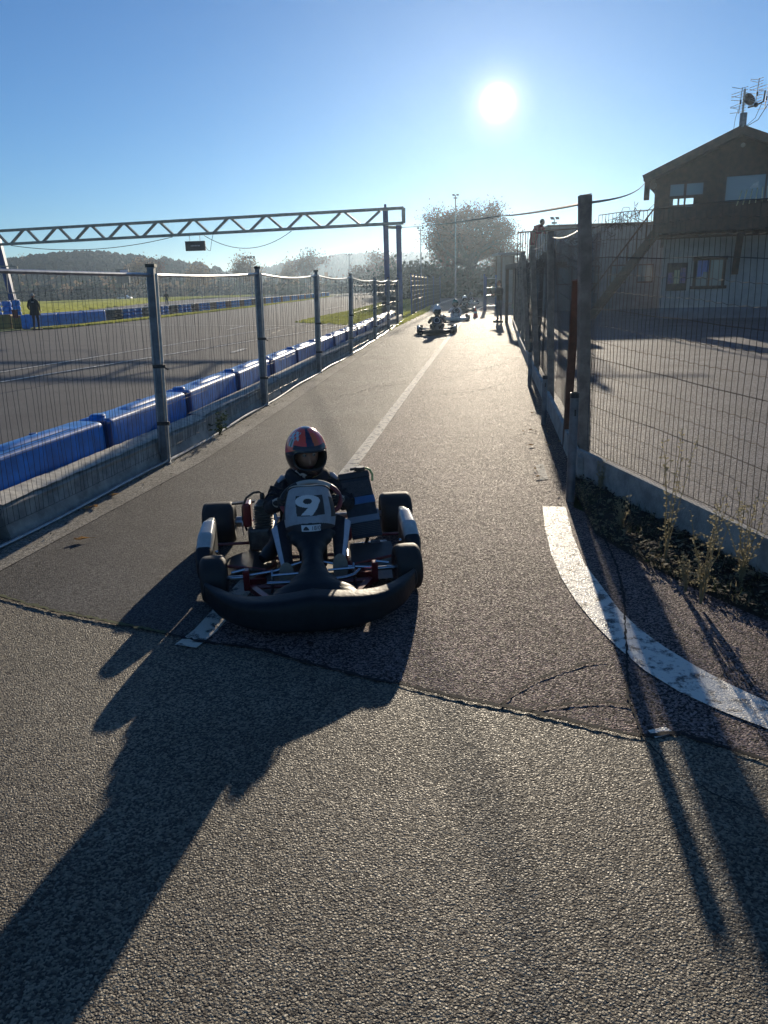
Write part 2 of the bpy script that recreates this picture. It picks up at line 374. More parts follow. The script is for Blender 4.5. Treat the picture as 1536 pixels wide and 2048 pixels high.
# ================================================================ GROUND
g = MB(); g.add([(-3000, -60, -.05), (3000, -60, -.05), (3000, 4000, -.05), (-3000, 4000, -.05)], [(0, 1, 2, 3)])
tag(g.build('ground', 'meadow'), kind='structure')
def gp(*pts): return [G(*p) for p in pts]
LX = lambda y: interp([-5, 3, 5, 7.44, 11.18, 15.46, 19.42, 24.66, 40, 60, 90], [-5.0, -3.10, -2.66, -2.2, -1.73, -1.24, -.72, -.13, 1.45, 3.9, 9.0], y)   # left fence line
RX = lambda y: interp([-5, 6.77, 10.39, 19.4, 27.78, 35.27, 50, 90], [.1, 1.84, 2.34, 3.64, 4.95, 6.1, 8.6, 15.5], y)                     # right fence line
# track boundary (front foot of the far tyre wall) in the world
BARR = [Vector((x, y, 0)) for x, y in [(-25, 37.0), (-17.9, 41), (-16.7, 46.5), (-15.7, 54), (-14.4, 66), (-12.7, 85), (-11.2, 110), (-9, 150)]]
vergeline = [p + Vector((1.0, -1.3, 0)) for p in BARR]
far = [(-10, 230), (10, 240), (40, 240)]
sheet('track', [(-60, -20), (LX(-5) - .3, -20)] + [(LX(y) - .1, y) for y in (-4, 3, 7.44, 11.18, 15.46, 24.66, 40, 60, 90)] + [(14, 150), (4, 200)] + [v.xy for v in reversed(vergeline)] + [(-60, 30)], 0, 'asph_track', 'grey race track beyond the blue barriers')
strip = gp((-400, 668), (-50, 645), (86, 630), (182, 620), (297, 606), (400, 596), (509, 589.5)) + gp((560, 592), (509, 595.5), (400, 606), (300, 622), (190, 640), (86, 655), (-50, 672), (-400, 700))
sheet('second_track', strip, .004, 'asph_track', 'grey strip of race track beyond the tyre wall')
fieldp = gp((-500, 640), (-50, 610), (86, 595.5), (200, 593.3), (300, 591), (420, 588.5), (520, 586.5)) + gp((530, 592), (400, 597.5), (297, 606), (182, 620), (86, 630), (-50, 645), (-500, 668))
sheet('grass_field', fieldp, .002, 'grass', 'sunlit grass field beyond the track', 'stuff')
verge_in = [p + Vector((-1.6, 1.6, 0)) for p in BARR]
sheet('grass_verge', [v.xy for v in vergeline] + [v.xy for v in reversed(verge_in)], .006, 'grass', 'grass strip along the foot of the tyre wall', 'stuff')
isl = gp((590, 645), (640, 634), (700, 622), (760, 606), (830, 596)) + [(4.2, 62), (3.3, 50), (1.6, 38), (.35, 29)] + gp((735, 652), (690, 650))
sheet('grass_island', isl, .008, 'grass', 'green grass island between track and fence', 'stuff')
sheet('parking_lot', [(RX(y) + .02, y) for y in (-5, 6.77, 10.39, 19.4, 27.78, 35.27, 50)] + [(12, 60), (60, 60), (60, -5)], 0, 'asph_lot', 'grey asphalt yard behind the wire fence')
# pit lane (old coarse part in front of the long crack, finer lane behind, path right of the line)
CRK = gp((-260, 1135), (0, 1195), (110, 1225), (240, 1250), (330, 1270), (400, 1285), (520, 1300), (640, 1335), (760, 1365), (800, 1370), (900, 1395), (1000, 1415), (1060, 1425), (1160, 1450), (1280, 1475), (1360, 1470), (1440, 1495), (1536, 1525), (1750, 1570))
sheet('forecourt_asphalt', [c.xy for c in CRK] + [(6, CRK[-1].y - .4), (6, -4), (-6, -4), (-6, CRK[0].y)], .004, 'asph_old', 'coarse sunlit asphalt in the foreground')
wl = [(-.99, 3.33), (-.93, 3.5), (-.35, 6.75), (.05, 9.5), (1.05, 16.5), (2.62, 27.3), (4.3, 38.5), (6.26, 49.5), (8.9, 62), (13, 75)]
lane_edge = [LX(y) + .34 for y in (3.4, 7.44, 11.18, 15.46, 24.66, 40, 60, 90)]
sheet('pit_lane', [(-3.9, CRK[0].y)] + [(c.x, c.y) for c in CRK[1:6]] + wl[1:] + [(16, 95)] + [(a, b) for a, b in reversed(list(zip(lane_edge, (3.4, 7.44, 11.18, 15.46, 24.66, 40, 60, 90))))], .0045, 'asph_lane', 'dark fine asphalt of the pit lane')
sheet('footpath', [(c.x, c.y) for c in CRK[5:]] + [(6, CRK[-1].y), (1.9, 4.2), (1.45, 5.5)] + [(RX(y) + .0, y) for y in (6.77, 10.39, 19.4, 27.78, 35.27, 50, 90)] + [(20, 120), (16, 120)] + list(reversed(wl[1:])), .0048, 'asph_path', 'glittering asphalt path right of the white line')
sheet('kerb_verge', [(LX(y) - .3, y) for y in (-4, 3, 7.44, 11.18, 15.46, 24.66, 40, 60, 90)] + [(LX(y) + .36, y) for y in (90, 60, 40, 24.66, 15.46, 11.18, 7.44, 3, -4)], .0085, 'verge', 'pale gritty strip at the foot of the barrier')
sheet('far_ground', [(-8, 165), (13, 150), (16, 118), (22, 118), (60, 60), (140, 60), (140, 240), (-8, 240)], -.004, 'asph_lot', 'distant asphalt beyond the pit lane')
def line_poly(pts, wd):
    L = []; Rr = []; P = [Vector((*p, 0)) for p in pts]
    for i, p in enumerate(P):
        d = (P[min(i + 1, len(P) - 1)] - P[max(0, i - 1)]).normalized(); n = Vector((-d.y, d.x, 0)) * wd / 2; L.append((p + n).xy); Rr.append((p - n).xy)
    return L + Rr[::-1]
sheet('lane_marking', line_poly(wl, .125), .0095, 'paint_line', 'long worn white line down the pit lane')
sheet('curved_marking', [p.xy for p in gp((1085, 1015), (1090, 1060), (1102, 1110), (1122, 1158), (1152, 1205), (1190, 1252), (1235, 1298), (1290, 1345), (1360, 1388), (1440, 1425), (1536, 1462), (1700, 1515), (2000, 1590), (2500, 1690), (2500, 1610), (2000, 1525), (1700, 1458), (1536, 1408), (1450, 1368), (1390, 1335), (1330, 1298), (1280, 1262), (1240, 1225), (1205, 1178), (1169, 1130), (1146, 1075), (1131, 1016))], .0095, 'paint', 'broad curved white line sweeping right')
sheet('short_marking', [p.xy for p in gp((1071, 932), (1086, 929), (1097, 960), (1081, 962))], .0095, 'paint_old', 'short worn white dash by the bollard')
sheet('stray_marking', [p.xy for p in gp((1295, 1465), (1330, 1458), (1350, 1470), (1310, 1480))], .0095, 'paint', 'small worn white patch on the crack')
ribbon('long_crack', CRK, .019, .0105, 'crack', 1, 'dark crack running across the lane', .6, .02, .006)
ribbon('mossy_crack', CRK[0:5], .020, .0135, 'moss', 2, 'mossy left end of the crack', .7, .02, .008)
ribbon('branch_crack', gp((1000, 1413), (1030, 1388), (1070, 1365), (1120, 1345), (1170, 1330), (1215, 1325)), .009, .0105, 'crack', 3, None, .7, .02, .005)
ribbon('arched_crack', gp((1060, 1427), (1100, 1416), (1150, 1410), (1210, 1407), (1265, 1416)), .012, .0105, 'crack', 4, None, .7, .02, .005)
ribbon('joint_crack', gp((1172, 1015), (1205, 1070), (1232, 1130), (1247, 1190), (1252, 1280), (1256, 1400), (1284, 1474)), .010, .0105, 'crack', 5, None, .6, .02, .004)
ribbon('joint_crack', gp((1284, 1474), (1340, 1540), (1440, 1600), (1600, 1660)), .004, .0105, 'crack', 6, None, .8, .02, .006)
ribbon('lane_crack', gp((640, 800), (700, 790), (760, 772), (815, 768)), .02, .0105, 'crack', 7, None, .8, .05, .03)
for k, (a, b) in enumerate([((900, 745), (1030, 722)), ((930, 722), (1020, 690)), ((880, 790), (1010, 768))]):
    ribbon('path_crack', gp(a, ((a[0] + b[0]) / 2, (a[1] + b[1]) / 2 + 5), b), .02, .0105, 'crack', 8 + k, None, .8, .05, .04)
# painted lines of the track
for k, (a, b, wd) in enumerate([((0, 745), (560, 655), .12), ((0, 765), (760, 640), .12), ((190, 650), (620, 652), .10)]):
    A_, B_ = G(*a), G(*b); sheet('track_marking', line_poly([A_.xy, B_.xy], wd), .009 + .002 * k, 'paint')
for a, b in [((465, 706), (490, 698)), ((456, 660), (490, 652)), ((640, 652), (690, 640)), ((650, 619), (688, 612)), ((712, 636), (732, 630))]:
    sheet('track_marking', line_poly([G(*a).xy, G(*b).xy], .16), .016, 'paint')
# leaf litter and soil under the side fence
def bumpy(fn, nu, nv, amp, sc_, seed):
    def f(u, v):
        p = fn(u, v); e = min(1, 6 * min(u, 1 - u) + .0) * min(1, 5 * min(v, 1 - v))
        return (p[0], p[1], .006 + e * (amp * (.6 + mnoise.noise(Vector((p[0] * sc_, p[1] * sc_, seed)))) ))
    return f
sa = gp((1150, 985), (1190, 1070), (1290, 1130), (1390, 1180), (1536, 1245), (1800, 1340)); sb_ = gp((1150, 930), (1250, 975), (1360, 1020), (1460, 1060), (1536, 1090), (1800, 1180))
def litfn(u, v):
    i = min(4, int(u * 5)); t = u * 5 - i; a = sa[i].lerp(sa[i + 1], t); b = sb_[i].lerp(sb_[i + 1], t); return a.lerp(b, v)
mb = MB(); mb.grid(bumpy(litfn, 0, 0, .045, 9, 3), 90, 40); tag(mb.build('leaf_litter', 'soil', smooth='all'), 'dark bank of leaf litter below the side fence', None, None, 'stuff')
# loose crumbs of grit and leaves along edges: uncountable
mb = MB()
def chip(mb, p, s, mi=0):
    a = rnd.uniform(0, 6.28); t = Vector((math.cos(a), math.sin(a), rnd.uniform(-.4, .6))) * s; q = Vector((-math.sin(a), math.cos(a), rnd.uniform(-.4, .6))) * s * rnd.uniform(.4, .8)
    p = Vector(p); mb.add([p - t, p + q * .8, p + t, p - q * .8], [(0, 1, 2, 3)], mi)
for i in range(1500):
    y = 4 + 26 * rnd.random() ** 1.6; p = Vector((LX(y) + .03 + abs(rnd.gauss(0, .11)), y, .015)); chip(mb, p, rnd.uniform(.004, .014), rnd.choice((0, 0, 1, 2)))
for i in range(5200):
    u, v = rnd.random(), rnd.random() ** 1.2; p = litfn(u, v * .95); chip(mb, Vector((p.x, p.y, .03 + rnd.random() * .035)), rnd.uniform(.006, .026), rnd.choice((0, 0, 0, 1, 1, 3)))
for i in range(1200):
    y = 5.5 + 22 * rnd.random() ** 1.5; p = Vector((RX(y) - .04 - abs(rnd.gauss(0, .13)), y, .016)); chip(mb, p, rnd.uniform(.004, .014), rnd.choice((0, 0, 1, 2)))
tag(mb.build('grit', ['soil', 'dry', 'verge', 'leafgr']), 'loose grit and leaf crumbs along the fences', None, None, 'stuff')
def fallen_leaf(px, py, s, label, rz):
    p = G(px, py); t = thing('fallen_leaf', label, 'leaf', (p.x, p.y, .012), rz, 'dry leaves on the pit lane')
    mb = MB(); n = 10; ring = []
    for i in range(n):
        a = 2 * math.pi * i / n; r = s * (1 if i % 2 == 0 else .55) * (1.5 if i == 0 else 1); ring.append((r * math.cos(a), r * .6 * math.sin(a), .012 + .25 * s * abs(math.sin(a * 1.5))))
    mb.add([(0, 0, .004)] + ring, [(0, 1 + i, 1 + (i + 1) % n) for i in range(n)]); mb.build('blade', 'dryleaf', t)
    MB().tube([(s * 1.4, 0, .012), (s * 2.1, .1 * s, .006)], .0012, 4).build('stalk', 'dryleaf', t)
for a in [(160, 1084, .05, 'curled dry leaf alone on the dark lane left of the kart', .3), (225, 995, .045, 'larger curled brown leaf on the gritty strip by the barrier', .8), (192, 1018, .04, 'dry leaf lying on the strip just left of another', 2.2), (175, 1022, .05, 'leftmost dry leaf of the three on the gritty strip', 1.2)]: fallen_leaf(*a)
for i in range(14):
    fallen_leaf(rnd.choice((rnd.uniform(1040, 1090), rnd.uniform(1060, 1120))), rnd.uniform(770, 985), rnd.uniform(.015, .03), 'small pale leaf among the litter along the right fence foot', rnd.uniform(0, 6))
mb = MB(); rg_ = random.Random(8)
def tuft(mb, x, y, h, w_):
    a = rg_.uniform(-.7, .7); dx, dy = math.cos(a) * w_ / 2, math.sin(a) * w_ / 2; k = rg_.uniform(-.3, .3) * h; mb.add([(x - dx, y - dy, 0), (x + dx, y + dy, 0), (x + dx + k, y + dy, h * rg_.uniform(.6, 1)), (x - dx * .2 + k, y, h), (x - dx + k, y - dy, h * rg_.uniform(.5, 1))], [(0, 1, 2, 3, 4)])
FP_ = [p.xy for p in fieldp]; xs_ = [p.x for p in FP_]; ys_ = [p.y for p in FP_]; c_ = 0
while c_ < 26000:
    x, y = rg_.uniform(max(-150, min(xs_)), max(xs_)), rg_.uniform(min(ys_), min(260, max(ys_)))
    if inpoly(x, y, FP_): tuft(mb, x, y, rg_.uniform(.10, .24), rg_.uniform(.3, .8)); c_ += 1
IP_ = [p if isinstance(p, tuple) else p.xy for p in isl]; IP_ = [(p[0], p[1]) for p in IP_]; c_ = 0
while c_ < 9000:
    x, y = rg_.uniform(-7, 6), rg_.uniform(28, 110)
    if inpoly(x, y, IP_): tuft(mb, x, y, rg_.uniform(.04, .09), rg_.uniform(.06, .16)); c_ += 1
for i in range(9000):
    k = rg_.randrange(1, len(BARR) - 1); q = vergeline[k].lerp(vergeline[k + 1], rg_.random()) + Vector((-rg_.random() * 1.1 + .15, 0, 0)); tuft(mb, q.x, q.y, rg_.uniform(.05, .12), rg_.uniform(.08, .2))
tag(mb.build('grass_tufts', 'blade'), 'sunlit grass standing on the field and verges', None, None, 'stuff')
# ================================================================ LEFT BARRIERS AND FENCE
ORD = ['nearest', 'second', 'third', 'fourth', 'fifth', 'sixth', 'seventh', 'eighth', 'ninth', 'tenth', 'eleventh', 'twelfth', 'thirteenth', 'fourteenth', 'fifteenth', 'sixteenth', 'seventeenth', 'eighteenth', 'nineteenth', 'twentieth']
def lpos(y, off): # point at offset from the left fence line (negative = track side)
    a = Vector((LX(y - .5), y - .5, 0)); b = Vector((LX(y + .5), y + .5, 0)); d = (b - a).normalized(); n = Vector((d.y, -d.x, 0)); return Vector((LX(y), y, 0)) + n * off, math.atan2(-d.x, d.y)
# concrete wall elements: sloped face to the lane, flat pale top
def concrete_block(L):
    mb = MB(); prof = [(.0, 0), (-.05, .19), (-.035, .225), (-.05, .24), (-.20, .27), (-.22, .0)]
    N = 14
    for k in range(N):
        y0, y1 = -L / 2 + L * k / N, -L / 2 + L * (k + 1) / N
        j = lambda y, i: .006 * mnoise.noise(Vector((y * 3, i * 1.7, L)))
        V = [(p[0] + j(y0, i), y0, p[1] + j(y0 + 9, i)) for i, p in enumerate(prof)] + [(p[0] + j(y1, i), y1, p[1] + j(y1 + 9, i)) for i, p in enumerate(prof)]
        n = len(prof); mb.add(V, [(i, i + 1, n + i + 1, n + i) for i in range(n - 1)], 0)
    a = [(p[0], -L / 2, p[1]) for p in prof]; b = [(p[0], L / 2, p[1]) for p in prof]; mb.add(a, [tuple(range(len(prof)))]); mb.add(b, [tuple(range(len(prof) - 1, -1, -1))])
    return mb
cb = None; L = 3.6
for k in range(10):
    yy = 3.2 + k * 3.66; p, a = lpos(yy, -.02)
    if cb is None:
        cb = thing('concrete_barrier', 'x', 'barrier', (0, 0, 0), 0, 'low concrete wall blocks under the fence')
        concrete_block(L).build('wall_block', 'concrete', cb, smooth=True)
        mb = MB()
        def capf(u, v):
            y = -L / 2 + L * u; x = -.042 - .16 * v + .03 * mnoise.noise(Vector((y * 2.5, v, 2))) * (1 - v); return (x, y, .262 + .038 * v + .008 * math.sin(v * math.pi) + .006 * mnoise.noise(Vector((y * 9, v * 3, 5))))
        mb.grid(capf, 60, 4); mb.build('mortar_cap', 'conc_lt', cb, smooth='all'); o = cb
    else: o = copy_tree(cb)
    o.location = p; o.rotation_euler.z = a; o['label'] = ('weathered concrete wall block with pale top below the mesh fence, %s from the camera' % ORD[k])
# ground pipe along the foot of the fence
mb = MB(); mb.tube([lpos(y, .04)[0] + Vector((0, 0, .03 + .012 * math.sin(y * 2))) for y in [2 + .5 * i for i in range(72)]], .014, 8)
tag(mb.build('ground_pipe', 'galv', smooth=True), 'thin grey pipe lying along the foot of the concrete wall', 'pipe')
# blue water-filled barrier modules
BL = 1.93
def blue_module():
    t = thing('blue_barrier', 'x', 'barrier', (0, 0, 0), 0, 'blue plastic barrier blocks beside the lane')
    mb = MB()
    def f(u, v):
        # u round the section, v along the length
        sec = [(.0, .0), (.0, .16), (.015, .19), (.0, .22), (-.004, .500), (-.014, .525), (-.045, .54), (-.15, .545), (-.31, .545), (-.40, .53), (-.43, .50), (-.42, .2), (-.42, .0)]
        i = min(len(sec) - 2, int(u * (len(sec) - 1))); q = u * (len(sec) - 1) - i
        x, z = lerp(sec[i][0], sec[i + 1][0], q), lerp(sec[i][1], sec[i + 1][1], q)
        e = abs(v - .5) * 2; y = (v - .5) * (BL - .03)
        if e > .97: x = lerp(x, -.2, .08); z *= .97
        if z > .5 and .30 < v < .36 or z > .5 and .64 < v < .70: z -= .0
        return (x, y, z + .004 * mnoise.noise(Vector((x * 5, y * 2, 1))))
    mb.grid(f, 44, 40)
    sec = [(.0, .0), (-.012, .50), (-.04, .535), (-.40, .53), (-.43, .50), (-.42, .0)]
    for s_ in (-1, 1): mb.add([(lerp(a, -.2, .08), s_ * (BL - .03) / 2, b * .97) for a, b in sec], [tuple(range(6)) if s_ < 0 else tuple(range(5, -1, -1))])
    mb.build('body', 'blue', t, smooth=True)
    # interlocking lug with dark recess at one end
    mb = MB(); mb.lathe([(.0, .012), (.07, .012), (.085, .0), (.085, -.07)], (-.21, -BL / 2 + .13, .562), 'Z', 18); mb.build('lug', 'blue', t, smooth=True)
    mb = MB(); mb.box((-.21, -BL / 2 + .0, .40), (.34, .035, .26)); mb.box((.0, -BL / 2 + .0, .27), (.05, .022, .5)); mb.build('coupling', 'bluedk', t)
    mb = MB(); mb.lathe([(.0, .01), (.035, .01), (.04, .0)], (-.31, .25, .549), 'Z', 14); mb.build('filler_cap', 'bluedk', t, smooth=True)
    mb = MB()
    def g2(u, v): return (-.10 - .15 * u, (v - .5) * BL * .5 + .1, .547 + .028 * math.sin(math.pi * min(1, max(0, v))) ** .4 * math.sin(math.pi * min(1, max(0, u))) ** .5)
    mb.grid(g2, 8, 14); mb.build('top_ridge', 'blue', t, smooth='all'); return t
bp_ = blue_module(); yy = 2.05; k = 0
while yy < 36.5:
    p, a = lpos(yy, -.265); o = bp_ if k == 0 else copy_tree(bp_)
    o.location = p + Vector((rnd.uniform(-.015, .015), 0, 0)); o.rotation_euler.z = a + rnd.uniform(-.018, .018); o.scale.x = .82
    o['label'] = 'glossy blue plastic barrier block behind the concrete wall, %s from the camera' % (ORD[k] if k < 20 else 'last')
    yy += 1.95; k += 1
# temporary mesh fence
PY = [3.3, 7.44, 11.18, 15.46, 19.42, 24.66, 29.5, 34.2]
POSTTOP = {1: (302, 534), 2: (515, 537), 3: (632, 543), 4: (701, 549), 5: (749, 556)}
def left_post(i, y):
    base = Vector((LX(y), y, 0)); top = Vector((LX(y) + .04, y, 1.93))
    if i in POSTTOP: q = AT(*POSTTOP[i], y); top = Vector((q.x, y, q.z))
    t = thing('fence_post', 'square galvanised fence post on the left side, %s from the camera' % ORD[i], 'post', base, 0, 'steel posts of the left mesh fence')
    a = -math.atan(.13); tp = top - base
    mb = MB(); u = (0, 1, 0)
    mb.bar((0, 0, 0), tp, .062, .07, up=u); mb.build('post_tube', 'galvdull', t)
    mb = MB(); mb.bar((.045, -.01, 0), tp + Vector((.045, -.01, -.06)), .022, .03, up=u); mb.bar((-.043, .01, 0.1), tp + Vector((-.043, .01, -.06)), .02, .03, up=u); mb.build('panel_upright', 'galv', t)
    mb = MB(); mb.box(tp + Vector((.0, 0, .012)), (.088, .088, .03)); mb.build('post_cap', 'black', t)
    mb = MB(); 
    for hz in (.42, .98): MB().box(tp * (hz / tp.z) + Vector((.02, -.035, 0)), (.12, .03, .035)).build('clamp', 'black', t)
    mb.tube([tp * (.98 / tp.z) + Vector((.05, -.04, 0)), tp * (.98 / tp.z) + Vector((.11, -.06, -.03))], .008, 6); mb.build('tie', 'black', t)
    mb = MB(); mb.box((0, 0, .012), (.14, .14, .024)); mb.build('foot_plate', 'galvdull', t)
    return top
tops = [left_post(i, y) for i, y in enumerate(PY)]
def fence_panel(i, y0, y1, T0, T1):
    L = y1 - y0; A0 = Vector((LX(y0), y0, 0)); A1 = Vector((LX(y1), y1, 0)); sag = .055 if i > 1 else .02
    t = thing('mesh_fence', 'see-through steel mesh panel of the left fence, %s from the camera' % ORD[i], 'fence', A0, 0, 'mesh panels of the left fence')
    def topz(u): return lerp(T0.z, T1.z, u) - .07 - sag * math.sin(math.pi * u) * (1 if i else .3)
    def pt(u, z):
        a = A0.lerp(A1, u) - A0; tx = lerp(T0.x - A0.x, T1.x - A1.x, u) * z / 1.93
        return Vector((a.x + tx, a.y, z))
    mb = MB(); mb.tube([pt(u, topz(u)) for u in [j / 16 for j in range(17)]], .017, 8); mb.build('top_rail', 'galv', t, smooth=True)
    mb = MB(); nv = int(L / (.058 if i < 3 else .075)); wr = .0018 if i < 3 else .0024
    for k in range(1, nv):
        u = k / nv; ph = rnd.uniform(0, 6); am = rnd.uniform(.004, .018); P = []
        for j in range(9):
            z = .12 + (topz(u) - .12) * j / 8; q = pt(u, z); q.y += am * math.sin(ph + j * .8) * 1.2; q.x += am * math.cos(ph + j * .7) * .8; P.append(q)
        mb.tube(P, wr, 3, cap=False)
    for z in (.13, .58, .62, 1.02, 1.45, 1.70):
        mb.tube([pt(u, z + .012 * math.sin(7 * u + z * 5)) for u in [j / 14 for j in range(15)]], wr * 1.1, 3, cap=False)
    mb.build('wire_mesh', 'wire', t)
for i in range(len(PY) - 1): fence_panel(i, PY[i], PY[i + 1], tops[i], tops[i + 1])
# weed at the foot of the barrier
def stem_plant(name, label, cat, loc, h, n, seed, m, leaf=.02, spread=.25, group=None, flower=None):
    r = random.Random(seed); t = thing(name, label, cat, loc, 0, group); st = MB(); lf = MB(); fl = MB()
    for i in range(n):
        a = r.uniform(0, 6.28); s_ = r.uniform(.1, 1) * spread * h; hh = h * r.uniform(.6, 1); P = []
        for j in range(7):
            q = j / 6; P.append(Vector((math.cos(a) * s_ * q ** 1.4 + r.gauss(0, .006), math.sin(a) * s_ * q ** 1.4, hh * q)))
        st.tube(P, [.0035 * (1 - .7 * j / 6) for j in range(7)], 4)
        for j in range(int(40 * hh / .6)):
            q = r.uniform(.12, 1); k = min(5, int(q * 6)); c = P[k].lerp(P[k + 1], q * 6 - k); b = r.uniform(0, 6.28)
            d = Vector((math.cos(b), math.sin(b), r.uniform(-.2, .9))).normalized(); l = leaf * r.uniform(.6, 1.8); nn = d.orthogonal().normalized() * l * .28
            lf.add([c, c + d * l * .5 + nn, c + d * l, c + d * l * .5 - nn], [(0, 1, 2, 3)])
            if r.random() < .12:
                e = c + d * l * 3; st.tube([c, c + d * l * 1.6 + Vector((0, 0, .01)), e], .0015, 3)
                for _ in range(4):
                    b2 = r.uniform(0, 6.28); d2 = Vector((math.cos(b2), math.sin(b2), r.uniform(0, .9))).normalized(); n2 = d2.orthogonal().normalized() * l * .25; e2 = c.lerp(e, r.uniform(.4, 1)); lf.add([e2, e2 + d2 * l * .5 + n2, e2 + d2 * l, e2 + d2 * l * .5 - n2], [(0, 1, 2, 3)])
    st.build('stem', m[0], t); lf.build('leaf', m[1], t); return t
p = G(440, 872); stem_plant('weed', 'small green weed growing at the foot of the concrete wall', 'weed', (p.x, p.y, .01), .34, 7, 3, ('leafgr', 'leafgr'), .03, .4)
# ================================================================ RIGHT FENCE ALONG THE PATH
RY = [6.77, 10.39, 13.6, 16.9, 20.4, 24.0, 27.8, 31.6]
PT = {0: (1170, 391), 1: (1101, 463), 2: (1065, 491), 3: (1046, 503)}
t = thing('wooden_post_fence', 'tall wire fence on weathered square posts along the path', 'fence', (0, 0, 0))
rt = []
for i, y in enumerate(RY):
    base = Vector((RX(y) + .02, y, 0)); top = Vector((base.x, y, 2.3))
    if i in PT: q = AT(*PT[i], y); top = Vector((q.x, y, q.z))
    if i == 0: base.x -= .0
    rt.append(top); mb = MB(); wd = .096 if i == 0 else .08
    N = 12
    def pf(u, v):
        a = u * 4; k = int(a) % 4; q = a - int(a); cs = [(-1, -1), (1, -1), (1, 1), (-1, 1), (-1, -1)]
        x = lerp(cs[k][0], cs[k + 1][0], q) * wd / 2; yv = lerp(cs[k][1], cs[k + 1][1], q) * wd / 2
        c = base.lerp(top, v); jj = .004 * mnoise.noise(Vector((x * 20, yv * 20, v * 6 + i)))
        return (c.x + x + jj, c.y + yv + jj, c.z)
    mb.grid(pf, 16, N); z = top.z; mb.add([(top.x - wd / 2, y - wd / 2, z), (top.x + wd / 2, y - wd / 2, z + .012), (top.x + wd / 2, y + wd / 2, z), (top.x - wd / 2, y + wd / 2, z + .01)], [(0, 1, 2, 3)])
    mb.build('post', 'wood', t)
def wire_panel(mb, A0, A1, z0, zt0, zt1, pitch, rows, r, seed, lean0=0, lean1=0, wob=.012, sagtop=.06):
    rr = random.Random(seed); L = (A1 - A0).length; nv = int(L / pitch); d = (A1 - A0).normalized(); n = Vector((d.y, -d.x, 0))
    bul = lambda u, v: n * (.035 * mnoise.noise(Vector((u * 3, v * 2, seed))) )
    def pt(u, v):
        zt = lerp(zt0, zt1, u) - sagtop * math.sin(math.pi * u); z = lerp(z0, zt, v); q = A0.lerp(A1, u) + bul(u, v); q.z = z
        q.z += .015 * mnoise.noise(Vector((u * 6, v * 5, seed + 3))); return q
    for k in range(nv + 1):
        u = k / max(1, nv); ph = rr.uniform(0, 6); P = []
        for j in range(13):
            q = pt(u, j / 12) + d * (wob * .5 * math.sin(ph + j * 1.1)); P.append(q)
        mb.tube(P, r, 3, cap=False)
    for j, v in enumerate(rows):
        P = []; m_ = max(8, int(L / .06))
        for k in range(m_ + 1):
            q = pt(k / m_, v); q.z += (.004 if k % 2 else -.004) * (0 if j % 3 == 0 else 1); P.append(q)
        mb.tube(P, r * (1.5 if j % 3 == 0 else 1), 3, cap=False)
rows = [0, .07, .14, .21, .28, .36, .44, .52, .6, .68, .76, .84, .92, 1]
for i in range(len(RY) - 1):
    A0 = Vector((RX(RY[i]) + .07, RY[i], 0)); A1 = Vector((RX(RY[i + 1]) + .07, RY[i + 1], 0)); mb = MB()
    wire_panel(mb, A0, A1, .2, rt[i].z - (.28 if i == 0 else .1), rt[i + 1].z - .1, .055 if i < 3 else .08, rows, .0017 if i < 2 else .0026, 20 + i, sagtop=.1)
    rr = random.Random(i)   # torn netting and dead bindweed along the top of the mesh
    for _ in range(60):
        u = rr.random(); q = A0.lerp(A1, u); z = lerp(rt[i].z - .28, rt[i + 1].z - .1, u) - rr.random() ** 2 * .35; q.z = z; P = [q]
        for _k in range(5): q = q + Vector((rr.gauss(0, .04), rr.gauss(.03, .07), rr.gauss(.0, .045))); P.append(q)
        mb.tube(P, .0025, 3, cap=False)
    mb.build('wire_mesh', 'wirert', t)
mb = MB()
for i in range(7):
    A0 = Vector((RX(RY[i]) - .035, RY[i] - (.5 if i == 0 else 0), 0)); A1 = Vector((RX(RY[i + 1]) - .035, RY[i + 1] - .01, 0)); 
    if i == 0: A0.x = 1.70
    mb.bar(A0 + Vector((0, 0, .11)), A1 + Vector((0, 0, .11)), .045, .21)
mb.build('kick_board', 'concrete', t)
mb = MB()
for i in range(7): mb.tube([Vector((rt[i].x, rt[i].y, rt[i].z - (.25 if i == 0 else .06))).lerp(rt[i + 1] + Vector((0, 0, -.06)), j / 8) + Vector((0, 0, -.05 * math.sin(math.pi * j / 8))) for j in range(9)], .004, 4)
mb.build('tension_wire', 'wire', t)
# board leaning inside the corner
b_ = G(1132, 895); tp_ = AT(1153, 560, RY[0] + .12); t = thing('leaning_board', 'narrow red-brown board leaning against the corner fence post', 'board', (b_.x, b_.y, 0))
MB().bar((0, 0, .0), (tp_.x - b_.x, tp_.y - b_.y, tp_.z), .075, .028, up=(0, 1, 0)).build('plank', 'woodred', t)
